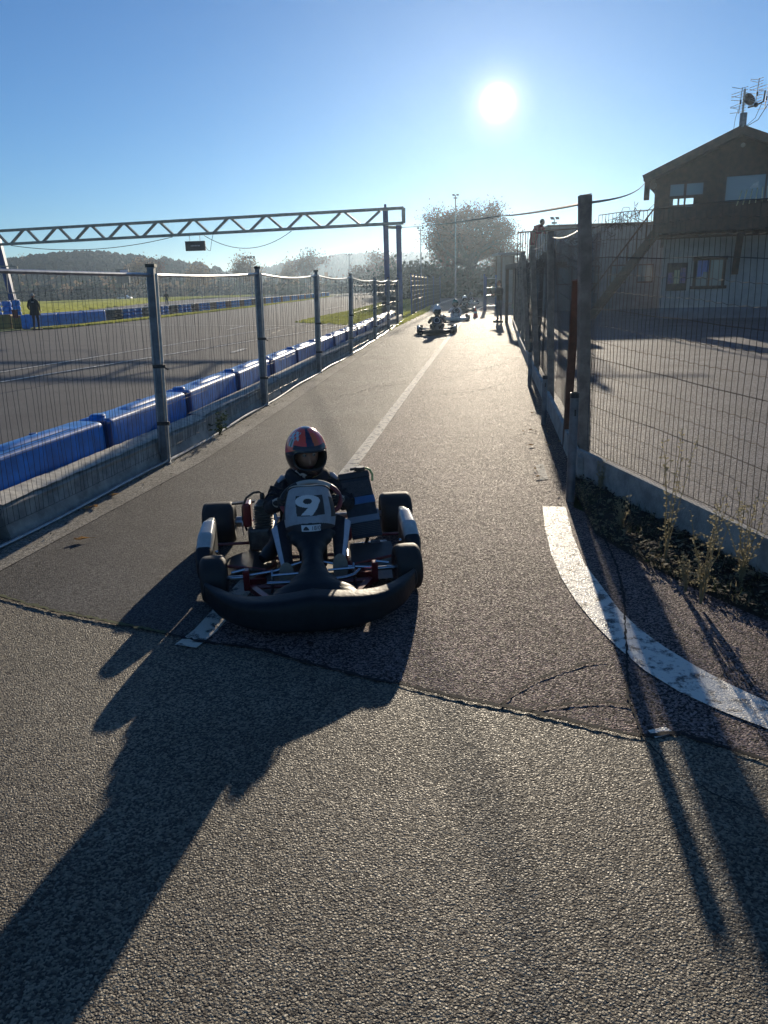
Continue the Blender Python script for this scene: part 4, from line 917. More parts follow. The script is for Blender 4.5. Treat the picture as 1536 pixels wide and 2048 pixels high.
def driver(label, loc, rz, full=True, scheme='red', suit='suit', group=None):
    t = thing('person', label, 'person', loc, rz, group)
    nd = dict(pel=((.01, .90, .155), (.125, .10)), wst=((.01, .90, .27), (.120, .092)), chs=((.012, .875, .38), (.140, .095)), ush=((.013, .86, .435), (.115, .08)), nck=((.013, .84, .50), .062), nk2=((.013, .81, .56), .055),
        sl=((-.150, .855, .425), .066), el=((-.245, .70, .315), .052), wl=((-.185, .525, .40), .036),
        sr=((.178, .855, .425), .066), er=((.275, .70, .315), .052), wr=((.205, .525, .40), .036),
        hl=((-.085, .84, .15), .085), kl=((-.165, .46, .235), .064), sl2=((-.150, .25, .19), .050), al=((-.132, .09, .125), .036), fl=((-.135, .045, .09), .030),
        hr=((.10, .84, .15), .085), kr=((.200, .46, .255), .064), sr2=((.185, .25, .215), .050), ar=((.168, .11, .16), .036), fr=((.165, .065, .12), .030))
    ed = [('pel', 'wst'), ('wst', 'chs'), ('chs', 'ush'), ('ush', 'nck'), ('nck', 'nk2'), ('chs', 'sl'), ('sl', 'el'), ('el', 'wl'), ('chs', 'sr'), ('sr', 'er'), ('er', 'wr'), ('pel', 'hl'), ('hl', 'kl'), ('kl', 'sl2'), ('sl2', 'al'), ('al', 'fl'), ('pel', 'hr'), ('hr', 'kr'), ('kr', 'sr2'), ('sr2', 'ar'), ('ar', 'fr')]
    b = skin('body', nd, ed, suit, t, 2, 'pel')
    R = Matrix.Rotation(math.radians(14), 3, 'Z') @ Matrix.Rotation(math.radians(7), 3, 'X')
    helmet(t, Vector((.013, .775, .655)), R, full, scheme)
    if full:
        # neck brace collar
        mb = MB(); mb.tube([Vector((.013 + .105 * math.cos(a), .83 + .095 * math.sin(a), .492 + .02 * math.sin(a))) for a in [2 * math.pi * j / 24 for j in range(24)]], .042, 12, closed=True); mb.build('neck_collar', 'suit', t, smooth=True)
        # creased sleeves: rings of cloth
        for s_, A_, B_, C_ in ((-1, nd['sl'][0], nd['el'][0], nd['wl'][0]), (1, nd['sr'][0], nd['er'][0], nd['wr'][0])):
            mb = MB(); A_, B_, C_ = map(Vector, (A_, B_, C_))
            for k in range(5):
                q = A_.lerp(B_, .3 + .17 * k) if k < 4 else B_.lerp(C_, .35); d = (B_ - A_).normalized(); x = d.orthogonal().normalized(); y = d.cross(x); r = lerp(.060, .050, k / 4)
                mb.tube([q + (x * math.cos(a) + y * math.sin(a)) * r * (1 + .05 * math.sin(3 * a + k)) + d * .012 * math.sin(2 * a + k * 2) for a in [2 * math.pi * j / 18 for j in range(18)]], .009, 6, closed=True)
            mb.build('sleeve_fold', 'suit', t, smooth=True)
            mb = MB(); q = A_ + Vector((s_ * -.02, -.02, .063)); mb.tube([q + Vector((s_ * -.01, .03, -.0)), q + Vector((s_ * .02, -.01, .0)), q + Vector((s_ * .05, -.035, -.022))], [.012, .017, .010], 8); mb.build('shoulder_stripe', 'stripe', t, smooth=True)
            # gloves on the wheel rim: palm and five curled fingers
            g0 = C_; gx = s_; P0 = Vector((gx * .005, -.03, .012)); mb = MB()
            hn = dict(w=(g0, (.026, .020)), p1=(g0 + Vector((-gx * .004, -.03, .010)), (.032, .020)), p2=(g0 + Vector((-gx * .010, -.058, .018)), (.034, .018)))
            he = [('w', 'p1'), ('p1', 'p2')]; skin('glove_palm', hn, he, 'glove', t, 2, 'w')
            for f_ in range(4):
                o_ = Vector((0, 0, 1)) * (.026 - .017 * f_); base = g0 + Vector((-gx * .012, -.066, .018)) + o_; ln = (.9, 1, .95, .78)[f_]
                fn = dict(a=(base, .0105), b=(base + Vector((-gx * .010, -.026 * ln, .004)), .0100), c=(base + Vector((-gx * .028, -.036 * ln, .0)), .0092), d=(base + Vector((-gx * .044, -.024 * ln, -.002)), .0082))
                skin('glove_finger', fn, [('a', 'b'), ('b', 'c'), ('c', 'd')], 'glove', t, 2, 'a')
            tb = g0 + Vector((-gx * .022, -.030, .028)); fn = dict(a=(tb, .0125), b=(tb + Vector((-gx * .020, -.010, .014)), .011), c=(tb + Vector((-gx * .036, -.022, .010)), .0095)); skin('glove_thumb', fn, [('a', 'b'), ('b', 'c')], 'glove', t, 2, 'a')
            mb = MB(); mb.tube([g0 + Vector((-gx * .008 + .03 * math.cos(a), -.012, .006 + .026 * math.sin(a))) for a in [2 * math.pi * j / 16 for j in range(16)]], .0055, 6, closed=True); mb.build('glove_cuff', 'glovew', t, smooth=True)
            mb = MB(); mb.tube([g0 + Vector((-gx * .02, -.05, .036)), g0 + Vector((gx * .005, -.06, .040)), g0 + Vector((gx * .022, -.055, .030))], .006, 6); mb.build('glove_trim', 'glovew', t, smooth=True)
        # white stripes down the legs
        for s_, kk, ss, aa, hh in ((-1, 'kl', 'sl2', 'al', 'hl'), (1, 'kr', 'sr2', 'ar', 'hr')):
            K, S_, A_, H_ = (Vector(nd[q][0]) for q in (kk, ss, aa, hh)); pts = [(H_.lerp(K, .55), .076), (H_.lerp(K, .8), .070), (K, .064), (K.lerp(S_, .5), .055), (S_, .047), (S_.lerp(A_, .5), .041), (A_, .034)]
            mb = MB()
            def stf(u, v):
                i = v * 6; k = min(5, int(i)); q = i - k; c_ = pts[k][0].lerp(pts[k + 1][0], q); r = lerp(pts[k][1], pts[k + 1][1], q) * 1.035
                a = math.radians(62 - 40 + 46 * (u)); return c_ + Vector((s_ * math.cos(a), -math.sin(a) * .55, math.sin(a) * .84)) * r
            mb.grid(stf, 6, 30); mb.build('leg_stripe', 'stripe', t, smooth='all')
        # shoes with pale soles facing forward
        for s_, cx, cz, y0 in ((-1, -.138, .105, .028), (1, .168, .132, .045)):
            mb = MB(); Rt = Matrix.Rotation(math.radians(-14), 3, 'X')
            def so(u, v):
                a = 2 * math.pi * u; w_ = .043 * (1 + .12 * math.sin(a)); return Vector((cx, y0 - .008, cz)) + Rt @ Vector((w_ * v * math.cos(a), -.004 * (1 - v), .083 * v * math.sin(a)))
            mb.grid(so, 28, 6); mb.grid(lambda u, v: Vector((cx, y0 - .008, cz)) + Rt @ Vector((.043 * (1 + .12 * math.sin(2 * math.pi * u)) * math.cos(2 * math.pi * u), .014 * v, .083 * math.sin(2 * math.pi * u))), 28, 2)
            sh = mb.build('sole', 'sole', None, smooth='all'); 
            mb = MB(); mb.grid(lambda u, v: Vector((cx, y0, cz)) + Rt @ Vector((.040 * math.cos(2 * math.pi * u) * math.sin(math.pi * (.5 + v * .5)) ** .5, .004 + .075 * v, .079 * math.sin(2 * math.pi * u) * (1 - .55 * v) - .02 * v)), 24, 12)
            shoe = mb.build('shoe', 'glove', t, smooth='all'); sh.parent = shoe
    return t
KL = (-.42, 3.945, .004); KR = math.radians(6)
make_kart('black racing kart with number nine panel in the foreground', KL, KR)
driver('child in black racing suit and red helmet driving the nearest kart', KL, KR)
fk = [((875, 671), 'second kart in the queue, black with an oval ring on its nose', 'dark', 'suit', 'driver in dark suit and pale helmet in the second kart of the queue', 'white'),
      ((914, 643), 'third kart in the queue, pale nose beside the white line', 'white', 'stripe', 'driver in pale suit in the third kart of the queue', 'green'),
      ((929, 625), 'fourth kart in the queue, half hidden behind the third', 'dark', 'suit', 'driver in the fourth kart of the queue, half hidden', 'white'),
      ((944, 609), 'farthest kart at the end of the queue', 'white', 'suit', 'driver in the farthest kart of the queue', 'dark')]
k0 = d0 = None
for i, (pp, lab, col, su, dl, hs) in enumerate(fk):
    p = G(*pp) + Vector((0, .45, .004)); rz = -math.radians(5) + (0, .05, -.06, .04)[i]
    if k0 is None: k0 = o = make_kart(lab, p, rz, False, 'oval', 'fairing', 'karts queuing down the pit lane', 'steel')
    else: o = copy_tree(k0); o.location = p; o.rotation_euler.z = rz; o['label'] = lab
    if col == 'white':
        for ch in COL.objects:
            if ch.parent == o and ch.name.startswith('front_fairing'): ch.data = ch.data.copy(); ch.data.materials[0] = M['podw']
    dv = driver(dl, p, rz, False, hs, su, 'drivers of the queuing karts'); dv.scale = (1.12, 1.08, 1.17)
# ================================================================ GANTRY
GY = 41.0
gR = AT(787, 640, GY); TR = AT(785, 420, GY); BRp = AT(785, 447, GY)
gx, gt, gb_ = gR.x, TR.z, BRp.z
def zat(px, py, Y): return AT(px, py, Y).z
LGY = 46.5; TL = AT(0, 462, LGY); BLp = AT(0, 489, LGY)
t = thing('truss_gantry', 'long pale truss gantry spanning the race track on blue posts', 'gantry', (0, 0, 0))
Rt_ = Vector((gx, GY, gt)); Rb_ = Vector((gx, GY, gb_)); dT = (Vector((TL.x, LGY, TL.z)) - Rt_); dB = (Vector((BLp.x, LGY, BLp.z)) - Rb_)
ext = 1.12; ohT = AT(807, 416, GY - .2); ohB = AT(807, 446, GY - .2)
mb = MB(); mb.bar(ohT, Rt_ + dT * ext, .20, .14); mb.build('top_chord', 'truss', t)
mb = MB(); mb.bar(ohB, Rb_ + dB * ext, .20, .14); mb.build('bottom_chord', 'truss', t)
n = 24
for k in range(n):
    u0, u1 = .02 + (ext - .03) * k / n, .02 + (ext - .03) * (k + 1) / n; uu = (u0, u1)
    a, b = (Rb_ + dB * (u0 + .004), Rt_ + dT * (u1 - .006)) if k % 2 else (Rt_ + dT * (u0 + .004), Rb_ + dB * (u1 - .006))
    a = a + Vector((0, .0, 0)); MB().bar(a, b, .16, .10).build('diagonal', 'truss', t)
MB().bar(ohT, ohB, .19, .13, up=(0, 1, 0)).build('end_strut', 'truss', t)
for k, dx in enumerate((-.28, .38)):
    MB().bar((gx + dx, GY + .22, 0), (gx + dx, GY + .22, gt + (.05 if k == 0 else -.72)), .27, .27, up=(0, 1, 0)).build('post', 'bluepaint', t)
MB().bar((gx - .15, GY + .22, gb_ - .16), (gx + .55, GY + .22, gb_ - .20), .14, .14).build('cross_piece', 'truss', t)
MB().bar((gx - .28, GY + .22, gt), (gx - .28, GY + .22, gt + .3), .12, .12, up=(0, 1, 0)).build('post', 'bluepaint', t)
lp_ = AT(14, 560, LGY); MB().bar((lp_.x + .15, LGY + .3, 0), (AT(0, 500, LGY).x - .2, LGY + .3, TL.z - .3), .32, .3, up=(0, 1, 0)).build('post', 'bluepaint', t)
# frame of wire guard by the left post
mb = MB(); a, b, c, d_ = AT(-10, 532, 45.5), AT(34, 533, 45.5), AT(41, 586, 45.5), AT(-10, 586, 45.5)
for p, q in ((a, b), (b, c), (c, d_)): mb.bar(p, q, .06, .06, up=(0, 1, 0))
mb.bar(AT(12, 532, 45.5), AT(16, 586, 45.5), .04, .04, up=(0, 1, 0)); mb.build('guard_frame', 'truss', t)
# hanging display box
yb = lerp(GY, LGY, .5); s0, s1 = AT(371, 483, 43.5), AT(411, 501, 43.3)
t = thing('display_board', 'small black display box hanging under the truss gantry', 'sign', ((s0.x + s1.x) / 2, 43.4, s1.z))
w_ = s1.x - s0.x; h_ = s0.z - s1.z
mb = MB(); mb.box((0, 0, h_ / 2), (w_, .14, h_), bev=.02); mb.build('case', 'black', t)
for s_ in (-1, 1): MB().tube([(s_ * .28, 0, h_), (s_ * .28, 0, h_ + .35)], .015, 6).build('hanger', 'steel', t)
mb = MB()
for k in range(9): mb.box((-.22 + k * .056 + .0, -.074, h_ * .52), (.040 if k % 3 else .028, .006, .06))
mb.build('lettering', 'panelgrey', t)
def cat_cable(name, label, pts, r, m='cable', cat='cable', sags=None):
    mb = MB()
    for k, (a, b) in enumerate(zip(pts, pts[1:])):
        s_ = (sags or [.3] * 9)[k]; mb.tube([Vector(a).lerp(Vector(b), j / 16) - Vector((0, 0, 4 * s_ * (j / 16) * (1 - j / 16))) for j in range(17)], r, 5)
    return tag(mb.build(name, m), label, cat)
cat_cable('cable', 'thin cable sagging below the left half of the gantry', [AT(22, 491, 45.5), AT(345, 474, 43.2)], .018, sags=[.42])
cat_cable('cable', 'lone cable looping under the right half of the gantry', [AT(408, 471, 43), AT(583, 462, 41.8)], .016, sags=[.75])
cat_cable('cable', 'short wire dangling beside the hanging display box', [AT(428, 463, 43), AT(421, 501, 43), AT(411, 493, 43.1)], .012, sags=[-.1, .08])
# long cable from gantry past the corner post to the chalet
cP = rt[0]
cat_cable('cable', 'long black overhead cable from the gantry to the corner post and chalet', [AT(795, 455, GY), AT(1000, 432, 16), Vector((cP.x, cP.y, cP.z - .06)), AT(1290, 366, 31)], .012, sags=[.05, .02, .12])
# ================================================================ TYRE WALL ACROSS THE TRACK
def wall_pt(s):
    P = BARR; 
    for a, b in zip(P, P[1:]):
        L = (b - a).length
        if s <= L: d = (b - a) / L; return a + d * s, math.atan2(d.y, d.x)
        s -= L
    return None, 0
TOT = sum((b - a).length for a, b in zip(BARR, BARR[1:]))
def wall_block(kind):
    t = thing('barrier_block', 'x', 'barrier'); mb = MB()
    if kind == 'long': 
        mb.box((0, .3, .36), (2.3, .6, .72), bev=.09); mb.build('body', 'blue', t, smooth=True); MB().box((0, .3, .72), (1.9, .3, .05), bev=.02).build('top_ridge', 'blue', t, smooth=True)
        mb = MB(); mb.box((1.15, .3, .36), (.04, .5, .6)); mb.build('coupling', 'bluedk', t)
    elif kind == 'blue':
        for z in (.0, .23, .46): mb.lathe([(.24, z), (.33, z + .03), (.35, z + .11), (.33, z + .20), (.24, z + .225)], (0, .3, 0), 'Z', 16)
        mb.build('tyre_pile', 'blue', t, smooth=True)
        MB().box((0, .3, .70), (.72, .66, .04), bev=.015).build('cover', 'white_pl', t)
    else:
        for z in (.0, .23, .46): mb.lathe([(.24, z), (.33, z + .03), (.35, z + .11), (.33, z + .20), (.24, z + .225)], (0, .3, 0), 'Z', 16)
        mb.build('tyre_pile', 'mud', t, smooth=True); MB().box((0, .3, .70), (.74, .66, .05), bev=.015).build('cover', 'white_pl', t)
    return t
wp = {}; s = 8.6; k = 0
while s < TOT - 1:
    p, a = wall_pt(s); kind = 'long' if s < 15 else ('white' if (k * 7) % 5 in (1, 3) else 'blue')
    if p.y > 90: kind = 'blue' if k % 4 else 'white'
    o = wp.get(kind)
    if o is None: o = wp[kind] = wall_block(kind)
    else: o = copy_tree(o)
    o.location = (p.x, p.y, .01); o.rotation_euler.z = a + (rnd.uniform(-.1, .1) if kind != 'long' else 0)
    if kind == 'long': o['label'] = 'long smooth blue barrier block right of the marshal, %s in the row' % ORD[int((s - 8.6) / 2.4 + .1)]; o['group'] = 'long blue blocks of the far barrier'
    else:
        o['label'] = {'blue': 'blue tyre pile with pale cover in the far barrier row', 'white': 'muddy tyre pile with pale cover in the far barrier row'}[kind]; o['group'] = {'blue': 'blue tyre piles across the track', 'white': 'muddy tyre piles across the track'}[kind]
    s += 2.4 if kind == 'long' else (.95 if p.y < 90 else 1.6); k += 1
# stacked blue drums and tan bales at the left edge
def pile(name, label, px, py, Y, w__, h__, m, z0=0, lumps=4, cat='barrier', grp=None):
    c = AT(px, py, Y); t = thing(name, label, cat, (c.x, Y, z0), 0, grp); mb = MB(); mm = []
    for k in range(lumps):
        z = h__ * k / lumps; hh = h__ / lumps; mb.lathe([(w__ * .36, z), (w__ * .48, z + hh * .15), (w__ * .5, z + hh * .5), (w__ * .48, z + hh * .85), (w__ * .36, z + hh)], (0, 0, 0), 'Z', 20)
    mb.build('tyre_pile', m, t, smooth=True); MB().box((0, 0, h__ + .02), (w__ * .7, w__ * .7, .04), bev=.01).build('cover', 'white_pl', t); return t
def tall(px0, px1, pyt, Y):  return AT(px0, 600, Y), AT(px1, 600, Y), zat(px0, pyt, Y)
for k, (a, b, yt, Y, m, lab, lm) in enumerate([(-26, 0, 603, 44.5, 'blue', 'tall blue tyre stack cut by the left edge of the photo', 5), (2, 21, 603, 44.2, 'blue', 'tall blue tyre stack second from the left edge', 5), (23, 39, 601, 43.6, 'blue', 'tall blue tyre stack beside the marshal', 5)]):
    p0, p1, zt = tall(a, b, yt, Y); pile('tyre_stack', lab, (a + b) / 2, 600, Y, p1.x - p0.x, zt, m, 0, lm, 'tyre stack', 'tall blue tyre stacks')
def bale(px0, px1, yt, Y, label):
    p0, p1 = AT(px0, 600, Y), AT(px1, 600, Y); h = zat(px0, yt, Y); t = thing('straw_bale', label, 'bale', ((p0.x + p1.x) / 2, Y, 0), 0, 'tan bales by the track')
    mb = MB(); mb.box((0, 0, h / 2), (p1.x - p0.x, .7, h), bev=.12)
    V = mb.v; mb.v = [tuple(Vector(v) + Vector((0, 0, 0)) + mnoise.noise_vector(Vector(v) * 3) * .04) for v in V]; mb.build('bale_body', 'tan', t, smooth=True)
    mb = MB(); mb.box((0, 0, h * .35), (p1.x - p0.x + .03, .73, .02)); mb.build('strap', 'black', t)
bale(-30, 20, 630, 42.2, 'tan bale at the left edge under the blue stacks'); bale(21, 52, 631, 41.8, 'tan bale beside the legs of the marshal')
c = AT(31, 640, 41.3); t = thing('flag', 'folded red flag hanging on the tan bale', 'flag', (c.x, 41.35, 0)); mb = MB()
mb.grid(lambda u, v: (lerp(-.17, .17, u) * (1 - .3 * v), .04 * math.sin(u * 14) * v, .98 - .42 * v), 14, 8); mb.grid(lambda u, v: (lerp(-.17, .17, u) * (1 - .3 * v), .012 + .04 * math.sin(u * 14) * v, .98 - .42 * v), 14, 8); mb.build('cloth', 'red', t, smooth='all')
MB().tube([(-.2, 0, .98), (.22, 0, .99)], .015, 6).build('stick', 'wood', t)
# ================================================================ PEOPLE
def standing(label, loc, rz, h, top='jacket', leg='jeans', pose='clip', hatm=None, coat=False, group=None):
    t = thing('person', label, 'person', loc, rz, group); k = h / 1.75; V = lambda x, y, z: (x * k, y * k, z * k)
    arms = {'clip': ((-.24, -.05, 1.12), (-.10, -.30, 1.18), (.24, -.06, 1.12), (.09, -.32, 1.20)), 'down': ((-.27, .02, 1.12), (-.27, -.08, .86), (.27, .02, 1.12), (.27, -.08, .86)), 'hip': ((-.30, .02, 1.13), (-.20, -.12, .95), (.33, -.03, 1.14), (.42, -.25, 1.0))}[pose]
    tor = dict(pel=(V(0, 0, .96), (.15 * k, .11 * k)), wst=(V(0, 0, 1.10), (.135 * k, .10 * k)), chs=(V(0, -.01, 1.30), (.165 * k, .115 * k)), ush=(V(0, 0, 1.42), (.12 * k, .09 * k)), nck=(V(0, -.01, 1.50), .055 * k),
        sl=(V(-.185, 0, 1.39), .068 * k), el=(V(*arms[0]), .052 * k), wl=(V(*arms[1]), .036 * k), hl_=(V(arms[1][0] * .98, arms[1][1] - .07, arms[1][2] - .03), (.038 * k, .018 * k)),
        sr=(V(.185, 0, 1.39), .068 * k), er=(V(*arms[2]), .052 * k), wr=(V(*arms[3]), .036 * k), hr_=(V(arms[3][0] * .98, arms[3][1] - .07, arms[3][2] - .03), (.038 * k, .018 * k)),
        hl=(V(-.09, 0, .90), .10 * k), kl=(V(-.11, -.02, .50), .066 * k), al=(V(-.12, .02, .10), .045 * k), tl=(V(-.13, -.13, .045), .040 * k),
        hr=(V(.09, 0, .90), .10 * k), kr=(V(.12, -.03, .50), .066 * k), ar=(V(.14, .02, .10), .045 * k), tr=(V(.16, -.13, .045), .040 * k))
    E_ = [('pel', 'wst'), ('wst', 'chs'), ('chs', 'ush'), ('ush', 'nck'), ('chs', 'sl'), ('sl', 'el'), ('el', 'wl'), ('wl', 'hl_'), ('chs', 'sr'), ('sr', 'er'), ('er', 'wr'), ('wr', 'hr_'), ('pel', 'hl'), ('hl', 'kl'), ('kl', 'al'), ('al', 'tl'), ('pel', 'hr'), ('hr', 'kr'), ('kr', 'ar'), ('ar', 'tr')]
    b = skin('body', tor, E_, leg, t, 2, 'pel'); b.data.materials.append(M[top]); b.data.materials.append(M['skin'])
    for f in b.data.polygons:
        c = f.center; z = c.z / k
        if z > .93 or abs(c.x) > .22 * k and z > .75: f.material_index = 1
        if z > 1.47: f.material_index = 2
        for q in ('wl', 'wr'):
            if (c - Vector(tor[q][0])).length < .13 * k and c.y < tor[q][0][1] - .03 * k: f.material_index = 2
    mb = MB()
    def hd(u, v):
        az = (u - .5) * 2 * math.pi; el = (.5 - v) * math.pi; q = Vector((math.sin(az) * math.cos(el) * .078, -math.cos(az) * math.cos(el) * .098, math.sin(el) * .118))
        if q.y < 0: q.y -= .022 * math.exp(-(q.x / .012) ** 2) * (abs(q.z + .02) < .03); q.x *= 1 - .25 * max(0, -q.z / .118)
        return (q + Vector((0, -.03, 1.63))) * k
    mb.grid(hd, 28, 22); ho = mb.build('head', 'skin', t, smooth='all')
    mb = MB(); mb.grid(lambda u, v: (Vector(hd(lerp(-.28, .28, u) + (1 if u < .5 else 0), lerp(0, .55, v))) - Vector((0, -.03, 1.63)) * k) * 1.07 + Vector((0, -.02, 1.64)) * k, 24, 10); mb.build('hair', hatm or 'hair', t, smooth='all')
    for s_ in (-1, 1): mb = MB(); mb.ball((s_ * .078 * k, -.02 * k, 1.625 * k), (.012 * k, .02 * k, .03 * k), 8, 6); mb.build('ear', 'skin', ho, smooth=True)
    for s_ in (-1, 1):
        a = tor['hl_' if s_ < 0 else 'hr_'][0]
        for q in range(4): mb = MB(); x = a[0] + (-.027 + .018 * q) * k; mb.tube([(x, a[1], a[2]), (x, a[1] - .05 * k, a[2] - .012 * k), (x, a[1] - .075 * k, a[2] - .035 * k)], [.010 * k, .009 * k, .007 * k], 6); mb.build('finger', 'skin', t, smooth=True)
        mb = MB(); mb.tube([(a[0] - s_ * .03 * k, a[1] + .03 * k, a[2] + .01 * k), (a[0] - s_ * .05 * k, a[1] - .02 * k, a[2] + .01 * k)], [.011 * k, .009 * k], 6); mb.build('thumb', 'skin', t, smooth=True)
        x = s_ * (.13 if s_ < 0 else .155) * k; mb = MB(); mb.box((x, -.06 * k, .045 * k), (.095 * k, .28 * k, .09 * k), bev=.03 * k); mb.build('shoe', 'black' if leg != 'suit' else 'sole', t, smooth=True)
    if coat:
        mb = MB()
        def cf(u, v):
            a = 2 * math.pi * u; r = sm([0, .25, .6, 1], [.14, .215, .20, .255], v); return (r * k * math.cos(a) * 1.05, r * k * .75 * math.sin(a), k * lerp(1.46, .70, v))
        mb.grid(cf, 28, 16); mb.build('coat', top, t, smooth='all')
        mb = MB(); mb.box((-.07 * k, .168 * k, 1.33 * k), (.12 * k, .012, .035 * k)); mb.build('coat_print', 'panelgrey', t)
        mb = MB(); mb.lathe([(.055, 0), (.085, .03), (.06, .09), (.05, .11)], (0, .0, 1.44 * k), 'Z', 16); mb.build('hood', top, t, smooth=True)
    return t
p = G(998, 645); standing('person in dark clothes standing on the path looking down at a phone', (p.x, p.y, .005), math.radians(-62), 1.72, 'jacket', 'jeans', 'clip')
t = thing('phone', 'dark phone held by the person on the path', 'phone', (p.x, p.y, 0), math.radians(-62)); MB().box((0, -.40, 1.17), (.075, .01, .14), rot=Matrix.Rotation(.7, 3, 'X'), bev=.004).build('case', 'black', t)
p = G(71, 660.5); standing('marshal in long black coat and pale cap beside the blue tyre stacks', (p.x + .1, p.y, .005), math.radians(172), 1.80, 'jacket', 'jeans', 'hip', 'hat', True)
Y = 88; c = AT(333, 597, Y); standing('person standing beside the kart on the second track', (c.x, Y, .005), math.radians(20), 1.72, 'jacket', 'jeans', 'down')
make_kart('kart parked on the second track beside a standing person', (c.x - 1.1, Y - .3, .005), math.radians(70), False, 'oval', 'fairing', None, 'steel')
# spectator leaning over the rail of the raised terrace
TY = 30.5; tz = 2.35; pa = AT(1036, 465, TY); pb = AT(1112, 455, TY)
t = thing('viewing_terrace', 'raised terrace with dark railings behind the path fence', 'terrace', (0, 0, 0))
mb = MB(); mb.box(((pa.x + pb.x) / 2 + .2, TY + 1.2, tz - .1), (pb.x - pa.x + .5, 2.6, .2)); mb.build('deck', 'woodbr', t)
zr = pa.z; mb = MB(); mb.bar((pa.x, TY, zr), (pb.x + 1.5, TY, zr + .1), .06, .05); mb.build('handrail', 'woodbr', t)
nb = 16
mb = MB()
for k in range(nb): x = lerp(pa.x, pb.x, k / (nb - 1)); mb.bar((x, TY, tz), (x, TY, zr), .03, .03, up=(0, 1, 0))
mb.build('balusters', 'woodbr', t)
for x in (pa.x, (pa.x + pb.x) / 2, pb.x):
    for y in (TY + .2, TY + 2.3): MB().bar((x, y, 0), (x, y, tz - .2), .12, .12, up=(0, 1, 0)).build('support', 'woodbr', t)
p = AT(1067, 480, TY + .35); t = thing('person', 'spectator in dark red jacket hunched over the terrace railing', 'person', (p.x, TY + .45, tz), math.radians(35))
nd = dict(pel=((0, 0, .92), (.15, .12)), wst=((0, -.06, 1.06), (.14, .11)), chs=((0, -.22, 1.24), (.17, .13)), ush=((0, -.33, 1.32), (.13, .10)), nck=((0, -.42, 1.36), .06),
          sl=((-.19, -.30, 1.28), .07), el=((-.24, -.42, 1.06), .054), wl=((-.10, -.55, 1.08), .04), sr=((.19, -.30, 1.28), .07), er=((.24, -.42, 1.06), .054), wr=((.10, -.55, 1.08), .04),
          hl=((-.09, 0, .88), .10), kl=((-.11, .0, .48), .07), al=((-.12, .05, .09), .05), tl=((-.12, -.10, .045), .04), hr=((.09, 0, .88), .10), kr=((.11, .0, .48), .07), ar=((.12, .05, .09), .05), tr=((.12, -.10, .045), .04))
ed = [('pel', 'wst'), ('wst', 'chs'), ('chs', 'ush'), ('ush', 'nck'), ('chs', 'sl'), ('sl', 'el'), ('el', 'wl'), ('chs', 'sr'), ('sr', 'er'), ('er', 'wr'), ('pel', 'hl'), ('hl', 'kl'), ('kl', 'al'), ('al', 'tl'), ('pel', 'hr'), ('hr', 'kr'), ('kr', 'ar'), ('ar', 'tr')]
skin('body', nd, ed, 'jacketred', t, 2, 'pel'); mb = MB(); mb.ball((0, -.47, 1.45), (.08, .10, .115), 18, 12); mb.build('head', 'skin', t, smooth=True); mb = MB(); mb.ball((0, -.455, 1.475), (.088, .105, .105), 18, 12); mb.build('hair', 'hair', t, smooth=True)
for s_ in (-1, 1): mb = MB(); mb.ball((s_ * .085, -.60, 1.07), (.03, .05, .02), 10, 6); mb.build('hand', 'skin', t, smooth=True)
# traffic cone
p = G(951, 635); t = thing('traffic_cone', 'small red traffic cone on the white line by the far karts', 'cone', (p.x, p.y, .004))
MB().lathe([(.14, .02), (.125, .04), (.03, .46), (.0, .47)], seg=20).build('cone_body', 'coneor', t, smooth=True); MB().box((0, 0, .012), (.34, .34, .024)).build('base', 'coneor', t); MB().lathe([(.096, .20), (.073, .29)], seg=20).build('white_band', 'white_pl', t)
# ================================================================ FAR LEFT FENCE AND THE GATE
FY = [34.2, 43.5, 46, 48.6, 51.5, 55, 59, 64, 70]
for i, y in enumerate(FY):
    MB_ = thing('fence_post', 'slim dark post of the tall fence beyond the gantry, %s from the gantry' % ORD[i], 'post', (LX(y), y, 0), 0, 'posts of the far pit fence'); h = 1.95 if i == 0 else 2.25
    MB().bar((0, 0, 0), (0, 0, h), .07, .07, up=(0, 1, 0)).build('post_tube', 'bluepaint', MB_); MB().box((0, 0, h + .015), (.085, .085, .03)).build('cap', 'black', MB_)
for i in range(1, len(FY) - 1):
    A0, A1 = Vector((LX(FY[i]), FY[i], 0)), Vector((LX(FY[i + 1]), FY[i + 1], 0)); t = thing('wire_fence', 'tall wire mesh span beyond the gantry, %s of the row' % ORD[i - 1], 'fence', A0, 0, 'mesh spans of the far pit fence'); mb = MB()
    wire_panel(mb, Vector((0, 0, 0)), A1 - A0, .05, 2.2, 2.2, .09, [0, .12, .25, .38, .5, .62, .75, .88, 1], .006, 90 + i, sagtop=.08); mb.build('wire_mesh', 'wire', t)
g0 = G(968, 622); t = thing('gate', 'tubular gate standing open at the end of the path', 'gate', (g0.x, g0.y, 0))
for (dx, dy, h) in ((0, 0, 2.15), (.12, .15, 2.0), (1.0, 2.0, 2.1)): MB().bar((dx, dy, 0), (dx, dy, h), .09, .09, up=(0, 1, 0)).build('post', 'bluepaint', t)
mb = MB()
for z in (.25, .9, 1.35, 1.9): mb.bar((.12, .15, z), (1.0, 2.0, z), .05, .05)
mb.build('rail', 'galv', t)
c = AT(778, 620, 37.5); t = thing('tyre_stack', 'dark stack of tyres at the foot of the gantry posts', 'tyre stack', (c.x, 37.5, 0)); h = zat(778, 592, 37.5); mb = MB()
for k in range(5): z = h * k / 5; hh = h / 5; mb.lathe([(.24, z), (.33, z + hh * .12), (.36, z + hh * .5), (.33, z + hh * .88), (.24, z + hh)], (0, 0, 0), 'Z', 20)
mb.build('tyre', 'rubber', t, smooth=True)
